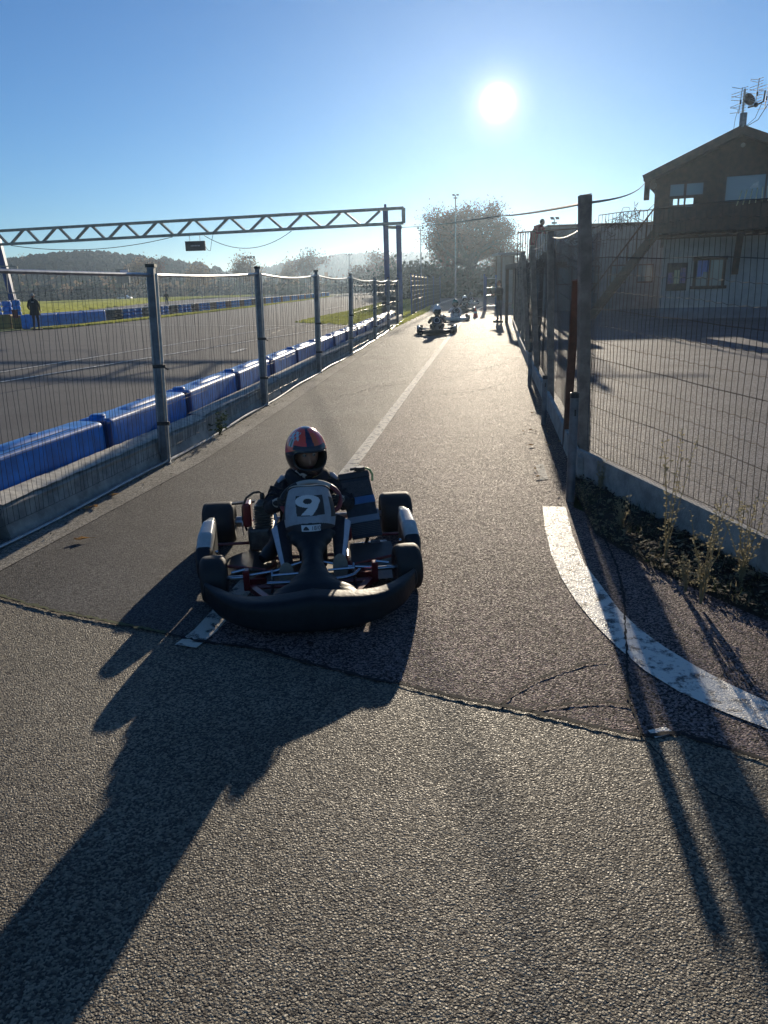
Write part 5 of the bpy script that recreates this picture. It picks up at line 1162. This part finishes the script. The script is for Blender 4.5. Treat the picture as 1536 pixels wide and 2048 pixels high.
MB().lathe([(.30, h), (.30, h + .02), (.0, h + .03)], seg=20).build('lid', 'black', t)
# ================================================================ TREES AND WOODS
def tree(name, label, cat, base, Ht, spread, seed, leafm, leafn=4000, ls=.18, barkm='bark', trunk=.22, levels=4, group=None, low=.25, clump=.5):
    r = random.Random(seed); t = thing(name, label, cat, base, 0, group); tb = MB(); tips = []
    def br(p, d, L, rad, lv):
        P = [p]; q = p; dd = d.copy(); n = 5
        for i in range(n):
            dd = (dd + Vector((r.gauss(0, .10), r.gauss(0, .10), r.gauss(.03, .06)))).normalized(); q = q + dd * L / n; P.append(q)
        tb.tube(P, [rad * (1 - .45 * i / n) for i in range(n + 1)], 6 if lv > levels - 2 else 4, cap=False)
        if lv <= 1: tips.extend(P[2:])
        if lv == 0: return
        for k in range(r.choice((3, 4)) if lv < levels else r.choice((5, 6))):
            i = r.randint(2, n); a = r.uniform(0, 6.28); s_ = spread * r.uniform(.55, 1.1)
            o_ = dd.orthogonal().normalized(); o2 = dd.cross(o_); nd_ = (dd + (o_ * math.cos(a) + o2 * math.sin(a)) * s_).normalized(); nd_.z = max(nd_.z, -.15); br(P[i], nd_, L * r.uniform(.58, .78), rad * .5, lv - 1)
    br(Vector((0, 0, -.05)), Vector((0, 0, 1)), Ht * low * 1.25, trunk, levels)
    top = max(q.z for q in tips); sc_ = Ht / top; tb.v = [(v[0] * sc_, v[1] * sc_, v[2] * sc_) for v in tb.v]; tb.build('trunk', barkm, t)
    lf = MB()
    for i in range(leafn):
        q = tips[r.randrange(len(tips))] * sc_; c = q + Vector((r.gauss(0, clump), r.gauss(0, clump), r.gauss(0, clump * .8)))
        d = Vector((r.gauss(0, 1), r.gauss(0, 1), r.gauss(0, 1))).normalized(); n_ = d.orthogonal().normalized() * ls * .32 * r.uniform(.7, 1.3); d = d * ls * .5 * r.uniform(.6, 1.4)
        lf.add([c - d, c + n_, c + d, c - n_], [(0, 1, 2, 3)])
    lf.build('crown', leafm, t); return t
def tree_px(px, pyb, pyt, Y, **k):
    b = AT(px, pyb, Y); h = zat(px, pyt, Y); return dict(base=(b.x, Y, -.02), Ht=h, **k)
TD = 100
tree('oak_tree', 'large autumn tree with thinning brown leaves at the end of the pit lane', 'tree', **tree_px(950, 600, 402, TD, spread=1.2, seed=12, leafm='leafbr', leafn=17000, ls=.26, trunk=.26, levels=5, low=.12, clump=.5))
tree('oak_tree', 'smaller autumn tree left of the large one at the lane end', 'tree', **tree_px(893, 600, 445, TD + 6, spread=.9, seed=23, leafm='leafbr', leafn=6500, ls=.28, trunk=.28, levels=4, low=.25, clump=.6))
tree('oak_tree', 'low bushy autumn tree right of the large one at the lane end', 'tree', **tree_px(1005, 600, 465, TD + 3, spread=.9, seed=31, leafm='leafbr', leafn=4500, ls=.26, trunk=.2, levels=4, low=.25, clump=.6))
for i, (px, pt_, Yd, lm, ln, sp, lab) in enumerate([(65, 508, 300, 'leafpale', 500, .5, 'thin bare tree above the wood at the far left'), (270, 515, 210, 'leafpale', 900, .6, 'thin pale tree just left of the dark screen'), (312, 518, 215, 'leafbr', 1500, .6, 'brown bushy tree behind the left gantry display'), (405, 522, 200, 'leafpale', 700, .6, 'sparse small tree left of the floodlight mast'),
        (480, 505, 200, 'leafpale', 1700, .65, 'round pale birch left of the floodlight mast'), (575, 514, 220, 'leafpale', 700, .6, 'small thin birch between the two larger ones'), (613, 502, 215, 'leafbr', 1300, .65, 'brown upright tree right of the small thin birch'), (760, 503, 190, 'leafbr', 1500, .7, 'brownish tree behind the right gantry posts'), (735, 535, 170, 'leafbr', 1500, .8, 'low brown tree left of the gantry posts'), (820, 540, 150, 'leafgr', 1500, .8, 'low green-brown tree right of the gantry posts')]):
    tree('birch_tree' if lm == 'leafpale' else 'small_tree', lab, 'tree', **tree_px(px, 590, pt_, Yd, spread=sp, seed=50 + i, leafm=lm, leafn=ln, ls=.55, barkm='barkpale', trunk=.22, levels=4, low=.26, clump=.9))
# hills as terrain, woods on them as one mass each
def hill(name, prof, Yd, depth, mname):
    """prof: list of (px, py of the crest)"""
    cr = []
    for px, py in prof: c = AT(px, py, Yd); cr.append((c.x, c.z))
    xs = [c[0] for c in cr]; zs = [max(0, c[1]) for c in cr]
    mb = MB(); hf = lambda x, v: sm(xs, zs, x) * math.sin(min(1, v) * math.pi / 2) ** .8 - .5
    x0, x1 = xs[0], xs[-1]
    mb.grid(lambda u, v: (lerp(x0, x1, u), Yd - depth * (1 - v), hf(lerp(x0, x1, u), v)), 80, 14); mb.grid(lambda u, v: (lerp(x0, x1, u), Yd + depth * v, hf(lerp(x0, x1, u), 1) * (1 - v)), 80, 8)
    tag(mb.build(name, mname, smooth='all'), None, None, None, 'structure'); return x0, x1, hf
def conifer(mb, c, h, r, rn, mi=0):
    n = 6; a0 = rn.uniform(0, 1); c = Vector(c)
    for k in range(3):
        z0 = h * (.12 + .26 * k); rr_ = r * (1 - .27 * k) * rn.uniform(.85, 1.1); V = [c + Vector((rr_ * math.cos(a0 + 6.283 * j / n) * rn.uniform(.8, 1.15), rr_ * math.sin(a0 + 6.283 * j / n), z0 + rn.uniform(-.3, .3))) for j in range(n)] + [c + Vector((0, 0, min(h, z0 + h * .5)))]
        mb.add(V, [(j, (j + 1) % n, n) for j in range(n)], mi)
def round_tree(mb, c, h, r, rn, mi=1):
    c = Vector(c) + Vector((0, 0, h * .55)); n, m_ = 8, 5; V = []
    for i in range(m_ + 1):
        tt = math.pi * i / m_
        for j in range(n): a = 6.283 * j / n; k = rn.uniform(.78, 1.15); V.append(c + Vector((r * k * math.sin(tt) * math.cos(a), r * k * math.sin(tt) * math.sin(a), h * .48 * k * math.cos(tt))))
    mb.add(V, [(i * n + j, (i + 1) * n + j, (i + 1) * n + (j + 1) % n, i * n + (j + 1) % n) for i in range(m_) for j in range(n)], mi)
def woods(name, label, prof, Yd, depth, n, h, r, seed, pc):
    x0, x1, hf = hill('hill', prof, Yd, depth, 'meadow'); rn = random.Random(seed); mb = MB()
    for i in range(n):
        x = rn.uniform(x0, x1); v = rn.uniform(.05, 1.02); z = hf(x, v); hh = h * rn.uniform(.75, 1.2) * min(1, (z + 3) / 8 + .4)
        if z < .5 and rn.random() < .5: continue
        mixn = mnoise.noise(Vector((x / (depth * .5), v * 3, seed)))
        (conifer if mixn + rn.uniform(-.2, .2) > pc else round_tree)(mb, (x, Yd - depth * (1 - v), z - 1), hh, r * rn.uniform(.8, 1.2), rn)
    tag(mb.build(name, ['conifer', 'decid']), label, None, None, 'stuff')
woods('forest', 'dark mixed wood on the hill at the left', [(-250, 560), (-40, 534), (60, 532), (140, 523), (205, 520), (260, 527), (330, 534), (390, 541), (430, 552), (480, 572), (560, 585)], 330, 70, 2600, 4.6, 1.9, 5, -.05)
woods('forest', 'blue-hazed wooded ridge in the distance', [(300, 585), (430, 560), (540, 545), (620, 530), (700, 522), (790, 518), (860, 517), (940, 520), (1030, 528), (1150, 530), (1400, 540), (1700, 540)], 580, 150, 5200, 5.5, 2.7, 9, -.25)
# scrub belt beyond the field
mb = MB(); rn = random.Random(3)
for i in range(260):
    px = rn.uniform(-60, 860); Yd = rn.uniform(236, 262) if px < 560 else rn.uniform(205, 250); b = AT(px, 590, Yd); hh = zat(px, 563 + rn.uniform(-8, 14), Yd); n_ = int(55)
    mi = rn.choice((0, 0, 1, 2))
    for k in range(n_):
        q = Vector((b.x + rn.gauss(0, 1.9), Yd + rn.gauss(0, 1.2), abs(rn.gauss(.35, .33)) * hh)); d = Vector((rn.gauss(0, 1), rn.gauss(0, 1), rn.gauss(0, 1))).normalized() * rn.uniform(.35, .8); n2 = d.orthogonal() * .7; mb.add([q - d, q + n2, q + d, q - n2], [(0, 1, 2, 3)], mi)
tag(mb.build('undergrowth', ['leafgr', 'decid', 'leafpale']), 'brown and green scrub belt beyond the grass field', None, None, 'stuff')
mb = MB()
for i in range(190):
    px = rn.uniform(780, 1060); Yd = rn.uniform(93, 122); b = AT(px, 580, Yd); hh = zat(px, 538 + rn.uniform(-10, 18), Yd)
    for k in range(220):
        q = Vector((b.x + rn.gauss(0, 1.2), Yd + rn.gauss(0, 1.2), abs(rn.gauss(.35, .33)) * hh)); d = Vector((rn.gauss(0, 1), rn.gauss(0, 1), rn.gauss(0, 1))).normalized() * rn.uniform(.12, .28); n2 = d.orthogonal() * .8; mb.add([q - d, q + n2, q + d, q - n2], [(0, 1, 2, 3)], 0 if k % 2 else 1)
tag(mb.build('undergrowth', ['conifer', 'decid']), 'dark undergrowth behind the big trees at the lane end', None, None, 'stuff')
# dark round bushes left
for i, (px, pt_, wd, lab) in enumerate([(90, 570, 55, 'dark evergreen bush behind the marshal'), (165, 573, 50, 'dark evergreen bush left of the big screen'), (185, 572, 45, 'dark low bush left of the big screen post')]):
    Yd = 222 + i; b = AT(px, 595, Yd); h = zat(px, pt_, Yd); t = thing('bush', lab, 'bush', (b.x, Yd, 0), 0, 'dark bushes beyond the field'); mb = MB(); sx = wd * Yd / 1567 / 2
    for k in range(700):
        a = rn.uniform(0, 6.28); q = Vector((math.cos(a) * sx * rn.random() ** .5, math.sin(a) * 2, h * rn.random() * (.95))); q.x *= (1 - .6 * (q.z / h) ** 2); d = Vector((rn.gauss(0, 1), rn.gauss(0, 1), rn.gauss(0, 1))).normalized() * rn.uniform(.3, .6); n2 = d.orthogonal() * .7; mb.add([q - d, q + n2, q + d, q - n2], [(0, 1, 2, 3)])
    mb.build('foliage', 'conifer', t); MB().tube([(0, 0, 0), (0, 0, h * .5)], .12, 6).build('stem', 'bark', t)
# ================================================================ POLES, SCREEN, CAR
def floodlight(px, pyb, pyt, Y, label, heads, bar_w, rr_=.07):
    b = AT(px, pyb, Y); h = zat(px, pyt, Y); t = thing('floodlight_mast', label, 'light pole', (b.x, Y, 0), 0, 'floodlight masts'); MB().tube([(0, 0, 0), (0, 0, h)], [rr_ * 1.3, rr_ * .8], 8).build('mast', 'galvdull', t, smooth=True)
    if bar_w: MB().bar((-bar_w / 2, 0, h - .25), (bar_w / 2, 0, h - .25), .10, .10).build('cross_arm', 'galvdull', t)
    for k in range(heads):
        x = (k / (heads - 1) - .5) * bar_w if heads > 1 else 0; mb = MB(); mb.box((x, -.12, h), (bar_w / heads * .55 + .12, .25, .36 * bar_w / 2), rot=Matrix.Rotation(.5, 3, 'X'), bev=.03); mb.build('lamp_head', 'black', t)
floodlight(505, 590, 514, 170, 'tall floodlight mast with four lamps left of the distant ridge', 4, 1.9, .09)
floodlight(701, 585, 508, 180, 'floodlight mast with three lamps in front of the ridge', 3, 1.2, .09)
floodlight(843, 600, 456, 90, 'floodlight mast with a flat lamp bar left of the big tree', 2, .55, .06)
floodlight(911, 600, 390, 72, 'tall floodlight mast rising behind the big tree top', 2, .36, .06)
floodlight(1103, 600, 437, 47, 'lamp pair on a short pole above the low building', 2, .30, .035)
Y = 190; a, b = AT(231, 538, Y), AT(260, 566, Y); t = thing('video_screen', 'dark advertising screen on a post beyond the far track', 'screen', ((a.x + b.x) / 2, Y, 0)); w_ = b.x - a.x
mb = MB(); mb.box((0, 0, (a.z + b.z) / 2), (w_, .5, a.z - b.z), bev=.05); mb.build('case', 'black', t); mb = MB(); mb.box((w_ * .15, -.26, a.z - (a.z - b.z) * .25), (w_ * .6, .02, (a.z - b.z) * .32)); mb.build('screen_panel', 'curtain', t); MB().bar((0, 0, 0), (0, 0, b.z), .3, .3, up=(0, 1, 0)).build('post', 'black', t)
Y = 205; c = AT(250, 595, Y); t = thing('parked_car', 'low white car parked below the dark screen', 'car', (c.x, Y, 0)); k = 27 / 1567 * Y / 4.3
prof = [(-2.15, .35), (-2.1, .75), (-1.3, .85), (-.75, 1.30), (.55, 1.34), (1.2, .95), (2.05, .80), (2.15, .38)]; mb = MB()
for s_ in (-1, 1): pass
V = [(x * k, -.85 * k, z * k) for x, z in prof] + [(x * k, .85 * k, z * k) for x, z in prof]; n = len(prof); mb.add(V, [tuple(range(n)), tuple(range(2 * n - 1, n - 1, -1))] + [(i, n + i, n + (i + 1) % n, (i + 1) % n) for i in range(n)]); mb.build('car_body', 'carwhite', t)
mb = MB(); mb.add([(-1.2 * k, -.86 * k, .88 * k), (-.72 * k, -.86 * k, 1.25 * k), (.5 * k, -.86 * k, 1.28 * k), (1.05 * k, -.86 * k, .93 * k)], [(0, 1, 2, 3)]); mb.build('side_window', 'black', t)
for x in (-1.35, 1.35): 
    w__ = MB(); w__.lathe([(.15 * k, -.1), (.33 * k, -.1), (.33 * k, .1), (.15 * k, .1)], (x * k, -.82 * k, .33 * k), 'Y', 18); w__.build('wheel', 'rubber', t)
# ================================================================ CHALET
CO = Vector((11.55, 32.25, 0)); CA = math.atan2(-.405, .914); CE = Vector((math.cos(CA), math.sin(CA), 0)); CN = Vector((-CE.y, CE.x, 0))
def FP(px, py, dy=0.0):
    """photo pixel -> (along facade, height) on the facade plane moved dy behind its front"""
    d = ray(px, py); o = CO + CN * dy; t_ = (o - Vector((0, 0, H))).dot(CN) / d.dot(CN); p = Vector((0, 0, H)) + d * t_; return (p - o).dot(CE), p.z
ch = thing('chalet', 'two-storey chalet with dark timber gable, balcony and pale lower walls', 'building', CO, CA)
LB = 9.5                                                   # depth of the house
sR, zR = FP(1485, 253, -.9); sE, zE = FP(1288, 352, -.9); half = sR - sE; sE2 = sR + half
w0 = FP(1312, 400)[0]; w1 = 2 * sR - w0; zF = FP(1400, 462)[1]   # wall ends, balcony floor height
sl_ = (zR - zE) / half; gz = lambda s, o=0: zR - .22 - abs(s - sR) * sl_ + o
# roof slabs
for sg in (-1, 1):
    mb = MB(); a = (sR, zR); b = (sR + sg * half, zE); V = []
    for y in (-.9, LB + .6):
        for (s, z) in (a, b): V += [(s, y, z), (s, y, z - .16)]
    mb.add(V, [(0, 1, 3, 2), (4, 6, 7, 5), (0, 2, 6, 4), (1, 5, 7, 3), (0, 4, 5, 1), (2, 3, 7, 6)]); mb.build('roof_slope', 'roof', ch)
    mb = MB(); mb.bar((sR, -.93, zR - .10), (sR + sg * half, -.93, zE - .12), .05, .30, up=(0, 0, 1)); mb.build('bargeboard', 'woodbr', ch)
    e = sR + sg * half; mb = MB(); mb.box((e - sg * .03, LB / 2 - .15, zE - .13), (.10, LB + 1.4, .12), bev=.03); mb.build('gutter', 'galvdull', ch)
    MB().box((e + (-sg) * .14, -.80, zE - .52), (.20, .14, .72)).build('eave_bracket', 'woodbr', ch)
# upper front wall of timber with openings
wx0, wz0 = FP(1337, 424); wx1, wz1 = FP(1388, 366); wx1b = FP(1406, 380)[0]; bx0, bz0 = FP(1449, 408); bz1 = FP(1449, 352)[1]; bx1 = w1 - .5
def wall_quads(mb, y, holes, x0, x1, zb, top):
    xs = sorted(set([x0, x1, sR] + [h_[0] for h_ in holes] + [h_[1] for h_ in holes]))
    for a, b in zip(xs, xs[1:]):
        m_ = (a + b) / 2; hs = sorted([h_ for h_ in holes if h_[0] <= m_ <= h_[1]], key=lambda q: q[2]); z = zb
        for h_ in hs:
            if h_[2] > z: mb.add([(a, y, z), (b, y, z), (b, y, h_[2]), (a, y, h_[2])], [(0, 1, 2, 3)])
            z = h_[3]
        mb.add([(a, y, z), (b, y, z), (b, y, top(b)), (a, y, top(a))], [(0, 1, 2, 3)])
holes = [(wx0, wx1b, wz0, wz1), (bx0, bx1, bz0, bz1)]
mb = MB(); wall_quads(mb, 0, holes, w0, w1, zF - .25, gz); wall_quads(mb, .14, holes, w0, w1, zF - .25, gz); mb.build('timber_front', 'woodbr', ch)
# planking seams as battens
mb = MB(); x = w0 + .2
for k in range(22):
    x = w0 + .1 + (w1 - w0 - .2) * k / 21
    if not any(h_[0] - .05 < x < h_[1] + .05 for h_ in holes): mb.box((x, -.012, (zF + gz(x)) / 2), (.035, .022, gz(x) - zF))
mb.build('battens', 'woodbr', ch)
mb = MB(); q0, q1 = FP(1432, 352); 
for (pa_, pb_) in (((1434, 300), (1434, 425)),): s_ = FP(1434, 380)[0]; mb.box((s_, -.04, (zF + gz(s_)) / 2), (.16, .06, gz(s_) - zF))
mb.build('corner_batten', 'woodbr', ch)
# loggia window: see-through, dark transom halfway, glazed top lights
zt = FP(1370, 391)[1]; zt2 = FP(1370, 396)[1]
fr = thing  # short name
mb = MB(); mb.box(((wx0 + wx1b) / 2, .05, (zt + zt2) / 2), (wx1b - wx0, .07, abs(zt - zt2) + .02)); 
for px in (1356.5, 1369): s_ = FP(px, 405)[0]; mb.box((s_, .05, (wz0 + zt2) / 2), (.07, .06, zt2 - wz0))
for px in (1370.5,): s_ = FP(px, 378)[0]; mb.box((s_, .051, (wz1 + zt) / 2), (.10, .06, wz1 - zt))
s_ = FP(1396, 400)[0]; mb.box((s_, .05, (wz0 + zt2) / 2), (.34, .06, zt2 - wz0)); wf = mb.build('window', 'woodbr', ch)
MB().add([(wx0, .04, zt), (wx1b, .04, zt), (wx1b, .04, wz1), (wx0, .04, wz1)], [(0, 1, 2, 3)]); mb = MB(); mb.box(((wx0 + wx1b) / 2, .075, (zt + wz1) / 2), (wx1b - wx0, .012, wz1 - zt)); mb.build('pane', 'glass', wf)
mb = MB(); mb.box(((bx0 + bx1) / 2, .03, bz1), (bx1 - bx0 + .1, .08, .06)); mb.box(((bx0 + bx1) / 2, .03, (bz0 + bz1) / 2), (.06, .08, bz1 - bz0)); wf = mb.build('window', 'woodbr', ch)
mb = MB(); mb.box(((bx0 + bx1) / 2, .075, (bz0 + bz1) / 2), (bx1 - bx0, .012, bz1 - bz0)); mb.build('pane', 'glass', wf)
mb = MB(); a_, b_ = FP(1500, 376), FP(1518, 362); mb.add([(a_[0], .062, a_[1]), (b_[0], .062, a_[1]), (b_[0], .062, b_[1]), (a_[0] + .12, .062, b_[1] - .05)], [(0, 1, 2, 3)]); mb.build('curtain', 'white_pl', wf)
# other upper walls: side walls and back wall with an opening in line with the loggia
mb = MB()
for x in (w0, w1): mb.box((x, LB / 2, (zF + gz(w0)) / 2), (.12, LB, gz(w0) - zF))
mb.build('side_wall', 'woodbr', ch)
bl0 = FP(1325, 430, LB); bl1 = FP(1412, 360, LB); mb = MB(); wall_quads(mb, LB, [(bl0[0] , bl1[0] + .3, bl0[1] - .4, bl1[1] + .3)], w0, w1, zF - .25, gz); mb.build('timber_back', 'woodbr', ch)
# round vent and lamp on the gable
mb = MB(); s_, z_ = FP(1486, 290); mb.lathe([(.0, -.05), (.07, -.05), (.09, -.0)], (s_, 0, z_), 'Y', 18); mb.build('gable_lamp', 'white_pl', ch)
mb = MB(); s_, z_ = FP(1306, 372, -.5); mb.lathe([(.0, -.06), (.13, -.06), (.15, .03)], (s_, -.42, z_), 'Y', 20); mb.build('round_sign', 'roof', ch)
# balcony
BYD = -1.5; bx_0 = FP(1312, 440, BYD)[0]; zr_ = FP(1400, 409, BYD)[1]; zfb = FP(1400, 462, BYD)[1]; zft = zfb + .18
mb = MB(); mb.box(((bx_0 + w1) / 2, BYD / 2, zfb + .09), (w1 - bx_0, -BYD, .18)); mb.build('balcony_floor', 'woodbr', ch)
mb = MB(); mb.box(((bx_0 + w1) / 2, BYD, (zft + zr_) / 2 + .02), (w1 - bx_0, .04, zr_ - zft - .12)); mb.build('balcony_front', 'woodbr', ch)
mb = MB(); mb.box(((bx_0 + w1) / 2, BYD, zr_), (w1 - bx_0 + .1, .12, .06)); mb.box(((bx_0 + w1) / 2, BYD - .025, zft + .25), (w1 - bx_0, .03, .09)); mb.build('handrail', 'woodbr', ch)
for px in (1316, 1420, 1536): s_ = FP(px, 430, BYD)[0]; MB().box((s_, BYD - .03, (zfb + zr_) / 2), (.10, .10, zr_ - zfb + .06)).build('balcony_post', 'woodbr', ch)
# sloping balcony balusters, sunlight on them painted in as pale cream
mb = MB()
for k in range(7):
    a_, b_ = FP(1484 + 10.5 * k, 381 - 2.0 * k, BYD - .1), FP(1473 + 12.5 * k, 412 - 2 * k, BYD - .1); mb.bar((a_[0], BYD + .05, a_[1]), (b_[0], BYD - .25, b_[1]), .035, .03, up=(0, 1, 0))
mb.build('sunlit_balusters', 'cream', ch)
# lower storey
zt_ = zfb; lx0 = FP(1318, 600)[0]
mb = MB(); lw0 = FP(1385, 560); lw1 = FP(1450, 513); hl = [(FP(1388, 560)[0], FP(1446, 560)[0], FP(1420, 573)[1], FP(1420, 519)[1])]
wall_quads(mb, .25, hl, lx0, w1, 0, lambda s: zt_); mb.build('stucco_front', 'stucco', ch)
mb = MB(); mb.box((lx0 + .05, LB / 2 + .3, zt_ / 2), (.1, LB, zt_)); mb.box((w1 - .05, LB / 2 + .3, zt_ / 2), (.1, LB, zt_)); mb.box(((lx0 + w1) / 2, LB, zt_ / 2), (w1 - lx0 - .3, .1, zt_)); mb.build('stucco_wall', 'stucco', ch)
mb = MB(); mb.box(((lx0 + w1) / 2, .235, .22), (w1 - lx0, .03, .44)); mb.build('plinth', 'slate', ch)
h0 = hl[0]; mb = MB(); W_ = h0[1] - h0[0]; cx = (h0[0] + h0[1]) / 2
for x in (h0[0], h0[1]): mb.box((x, .22, (h0[2] + h0[3]) / 2), (.12, .08, h0[3] - h0[2] + .12))
mb.box((cx, .218, h0[3] + .05), (W_ + .2, .08, .14)); mb.box((cx, .21, h0[2] - .03), (W_ + .3, .12, .12)); mb.box((cx, .225, (h0[2] + h0[3]) / 2), (.07, .06, h0[3] - h0[2])); wf = mb.build('window', 'woodbr', ch)
mb = MB(); mb.box((cx, .32, (h0[2] + h0[3]) / 2), (W_, .02, h0[3] - h0[2])); mb.build('pane', 'glass', wf)
mb = MB(); mb.grid(lambda u, v: (h0[0] + W_ * (.08 + .42 * u), .285 + .012 * math.sin(u * 30), lerp(h0[3], lerp(h0[3], h0[2], .62 if u < .5 else .45), v)), 24, 4); mb.build('curtain', 'curtain', wf)
a_, b_ = FP(1330, 582), FP(1376, 525); mb = MB(); mb.box(((a_[0] + b_[0]) / 2, .22, (a_[1] + b_[1]) / 2), (b_[0] - a_[0], .05, b_[1] - a_[1])); fr_ = mb.build('notice_board', 'woodbr', ch)
for k in range(3): mb = MB(); x = lerp(a_[0], b_[0], .2 + .3 * k); mb.box((x, .185, (a_[1] + b_[1]) / 2 + .05 * (k - 1)), (.20, .012, .45 + .08 * k)); mb.build('poster', ('poster', 'cream', 'poster')[k], fr_)
for px in (1478,): s_ = FP(px, 500, BYD + .3)[0]; z0_ = FP(px, 545, BYD + .3)[1]; MB().bar((s_, BYD + .35, zt_), (s_ - .06, .2, z0_), .24, .2).build('bracket', 'woodbr', ch)
# outside stair rising to the balcony from the left
mb = MB(); ya = BYD + .5; a_, b_ = FP(1312, 462, ya), FP(1190, 560, ya)
st_ = Vector((a_[0], ya, a_[1])); en_ = Vector((b_[0] - .2, ya, .1)); 
mb.bar(st_, en_, .08, .28); mb.bar(st_ + Vector((0, 1.0, 0)), en_ + Vector((0, 1.0, 0)), .08, .28); mb.build('stair_stringer', 'woodbr', ch)
mb = MB()
for k in range(15): q = st_.lerp(en_, (k + .5) / 15); mb.box((q.x, ya + .5, q.z + .05), (.30, .96, .04))
mb.build('stair_tread', 'woodbr', ch)
mb = MB(); mb.bar(st_ + Vector((0, 0, 1.0)), en_ + Vector((0, 0, 1.0)), .06, .06)
for k in range(8): q = st_.lerp(en_, k / 7.0); mb.bar(q, q + Vector((0, 0, 1.0)), .045, .045, up=(0, 1, 0))
mb.build('stair_handrail', 'woodbr', ch)
# tiled porch roof just left of the wall
# mast with aerials and dish on the ridge
mt = CO + CE * sR + CN * (-.55); t = thing('aerial_mast', 'stout mast with satellite dish standing on the gable ridge', 'mast', (mt.x, mt.y, zR - .05), CA)
hm = FP(1488, 196, -.55)[1] - zR
MB().tube([(0, 0, 0), (0, 0, hm * .55)], .13, 10).build('mast_base', 'galvdull', t, smooth=True); MB().tube([(-.04, 0, hm * .5), (-.04, 0, hm * 1.35)], .04, 8).build('mast_pole', 'white_pl', t, smooth=True)
mb = MB(); Rd = Matrix.Rotation(math.radians(35), 3, 'Z') @ Matrix.Rotation(math.radians(-20), 3, 'X')
mb.lathe([(.02, .06), (.12, .045), (.20, .01), (.235, -.04), (.225, -.04), (.19, -.0), (.12, .03), (.02, .045)], (.12, .05, hm * .98), 'Y', 24, R=Rd); mb.build('dish', 'roof', t, smooth=True)
mb = MB(); mb.tube([(.12, .0, hm * .72), (.38, -.1, hm * .74), (.62, -.1, hm * .85), (.64, -.1, hm * 1.2)], .03, 6); mb.ball((.38, -.12, hm * .76), (.085, .07, .085), 12, 8); mb.build('dish_arm', 'black', t)
mb = MB(); mb.tube([(.05, 0, .05), (.5, 0, .28), (.8, 0, .8), (.9, 0, 1.3)], .012, 5); mb.tube([(.05, 0, .05), (.4, 0, .35), (.6, 0, .9)], .009, 5); mb.tube([(-.3, 0, -.12), (-.27, 0, .4), (-.2, 0, .7)], .008, 5); mb.build('aerial_lead', 'cable', t)
def yagi(px, pt_, pb_, label, n, wdt, off):
    s_, z1_ = FP(px, pt_, -.55); z0_ = FP(px, pb_, -.55)[1]; o_ = CO + CE * s_ + CN * (-.6 + off); t = thing('tv_aerial', label, 'aerial', (o_.x, o_.y, z0_), CA, 'television aerials on the chalet mast'); hh = z1_ - z0_
    MB().tube([(0, 0, 0), (.05, 0, hh)], .018, 6).build('boom', 'white_pl' if n == 9 else 'steel', t)
    mb = MB(); r = random.Random(n)
    for k in range(n):
        z = hh * (.06 + .9 * k / (n - 1)); tl = .10 * math.sin(k * 1.7)
        mb.tube([(-wdt, .02, z + tl), (0, 0, z), (wdt * .8, -.02, z + .05)], .009, 4)
    mb.build('elements', 'steel', t)
    mb = MB(); mb.box((.03, 0, hh * .45), (.06, .05, .14), bev=.01); mb.build('junction_box', 'black', t)
yagi(1482, 176, 228, 'pale boomed aerial left of the satellite dish', 9, .30, 0); yagi(1516, 156, 212, 'tall dark aerial right of the satellite dish', 10, .24, .1); yagi(1535, 165, 218, 'rightmost aerial cut by the photo edge', 8, .26, .2)
# low grey building behind the fence
Y = 44; a_, b_ = AT(1097, 560, Y), AT(1330, 560, Y); zt = zat(1150, 453, Y); t = thing('low_building', 'long low slate-grey building behind the fence left of the chalet', 'building', ((a_.x + b_.x) / 2, Y, 0), -.04)
w_ = b_.x - a_.x; mb = MB(); mb.box((0, 3, zt / 2), (w_, 6, zt)); mb.build('wall', 'slate', t); mb = MB(); mb.box((0, 2.95, zt + .06), (w_ + .3, 6.3, .12)); mb.build('roof', 'roof', t)
for k in range(4): x = -w_ / 2 + w_ * (k + .6) / 4.4; mb = MB(); mb.box((x, -.02, 1.9), (.9, .05, 1.0)); f_ = mb.build('window', 'woodbr', t); MB().box((x, -.05, 1.9), (.76, .02, .86)).build('pane', 'glass', f_)
mb = MB()
for k in range(int(w_ / .8)): mb.box((-w_ / 2 + .4 + k * .8, -.012, zt / 2), (.04, .02, zt - .05))
mb.build('cladding_ribs', 'slate', t)
# shed and awning at the end of the fence
Y = 58; a_ = AT(1003, 575, Y); b_ = AT(1040, 575, Y); zt = zat(1010, 507, Y); t = thing('shelter', 'open shelter with pale roof edge at the far end of the fence', 'shelter', (a_.x, Y, 0))
MB().box(((b_.x - a_.x) / 2, 1.5, zt), (b_.x - a_.x + .6, 3, .14)).build('roof', 'slate', t)
for x in (0, b_.x - a_.x):
    for y in (.2, 2.8): MB().bar((x, y, 0), (x, y, zt - .07), .12, .12, up=(0, 1, 0)).build('post', 'woodbr', t)
mb = MB(); mb.box(((b_.x - a_.x) / 2, 2.9, zt / 2), (b_.x - a_.x, .06, zt - .2)); mb.build('back_wall', 'slate', t)
# ================================================================ HAZE
hz = MB(); hz.box((0, 400, 12.7), (2400, 900, 28)); hz = hz.build('haze', 'black'); hz['kind'] = 'stuff'
hm_ = D.materials.new('haze_air'); hm_.use_nodes = True; n = hm_.node_tree; n.nodes.clear(); o = n.nodes.new('ShaderNodeOutputMaterial'); pv = n.nodes.new('ShaderNodeVolumePrincipled')
pv.inputs['Color'].default_value = (.62, .80, 1, 1); pv.inputs['Density'].default_value = .00042; pv.inputs['Anisotropy'].default_value = .72; n.links.new(pv.outputs[0], o.inputs['Volume']); hz.data.materials.clear(); hz.data.materials.append(hm_)
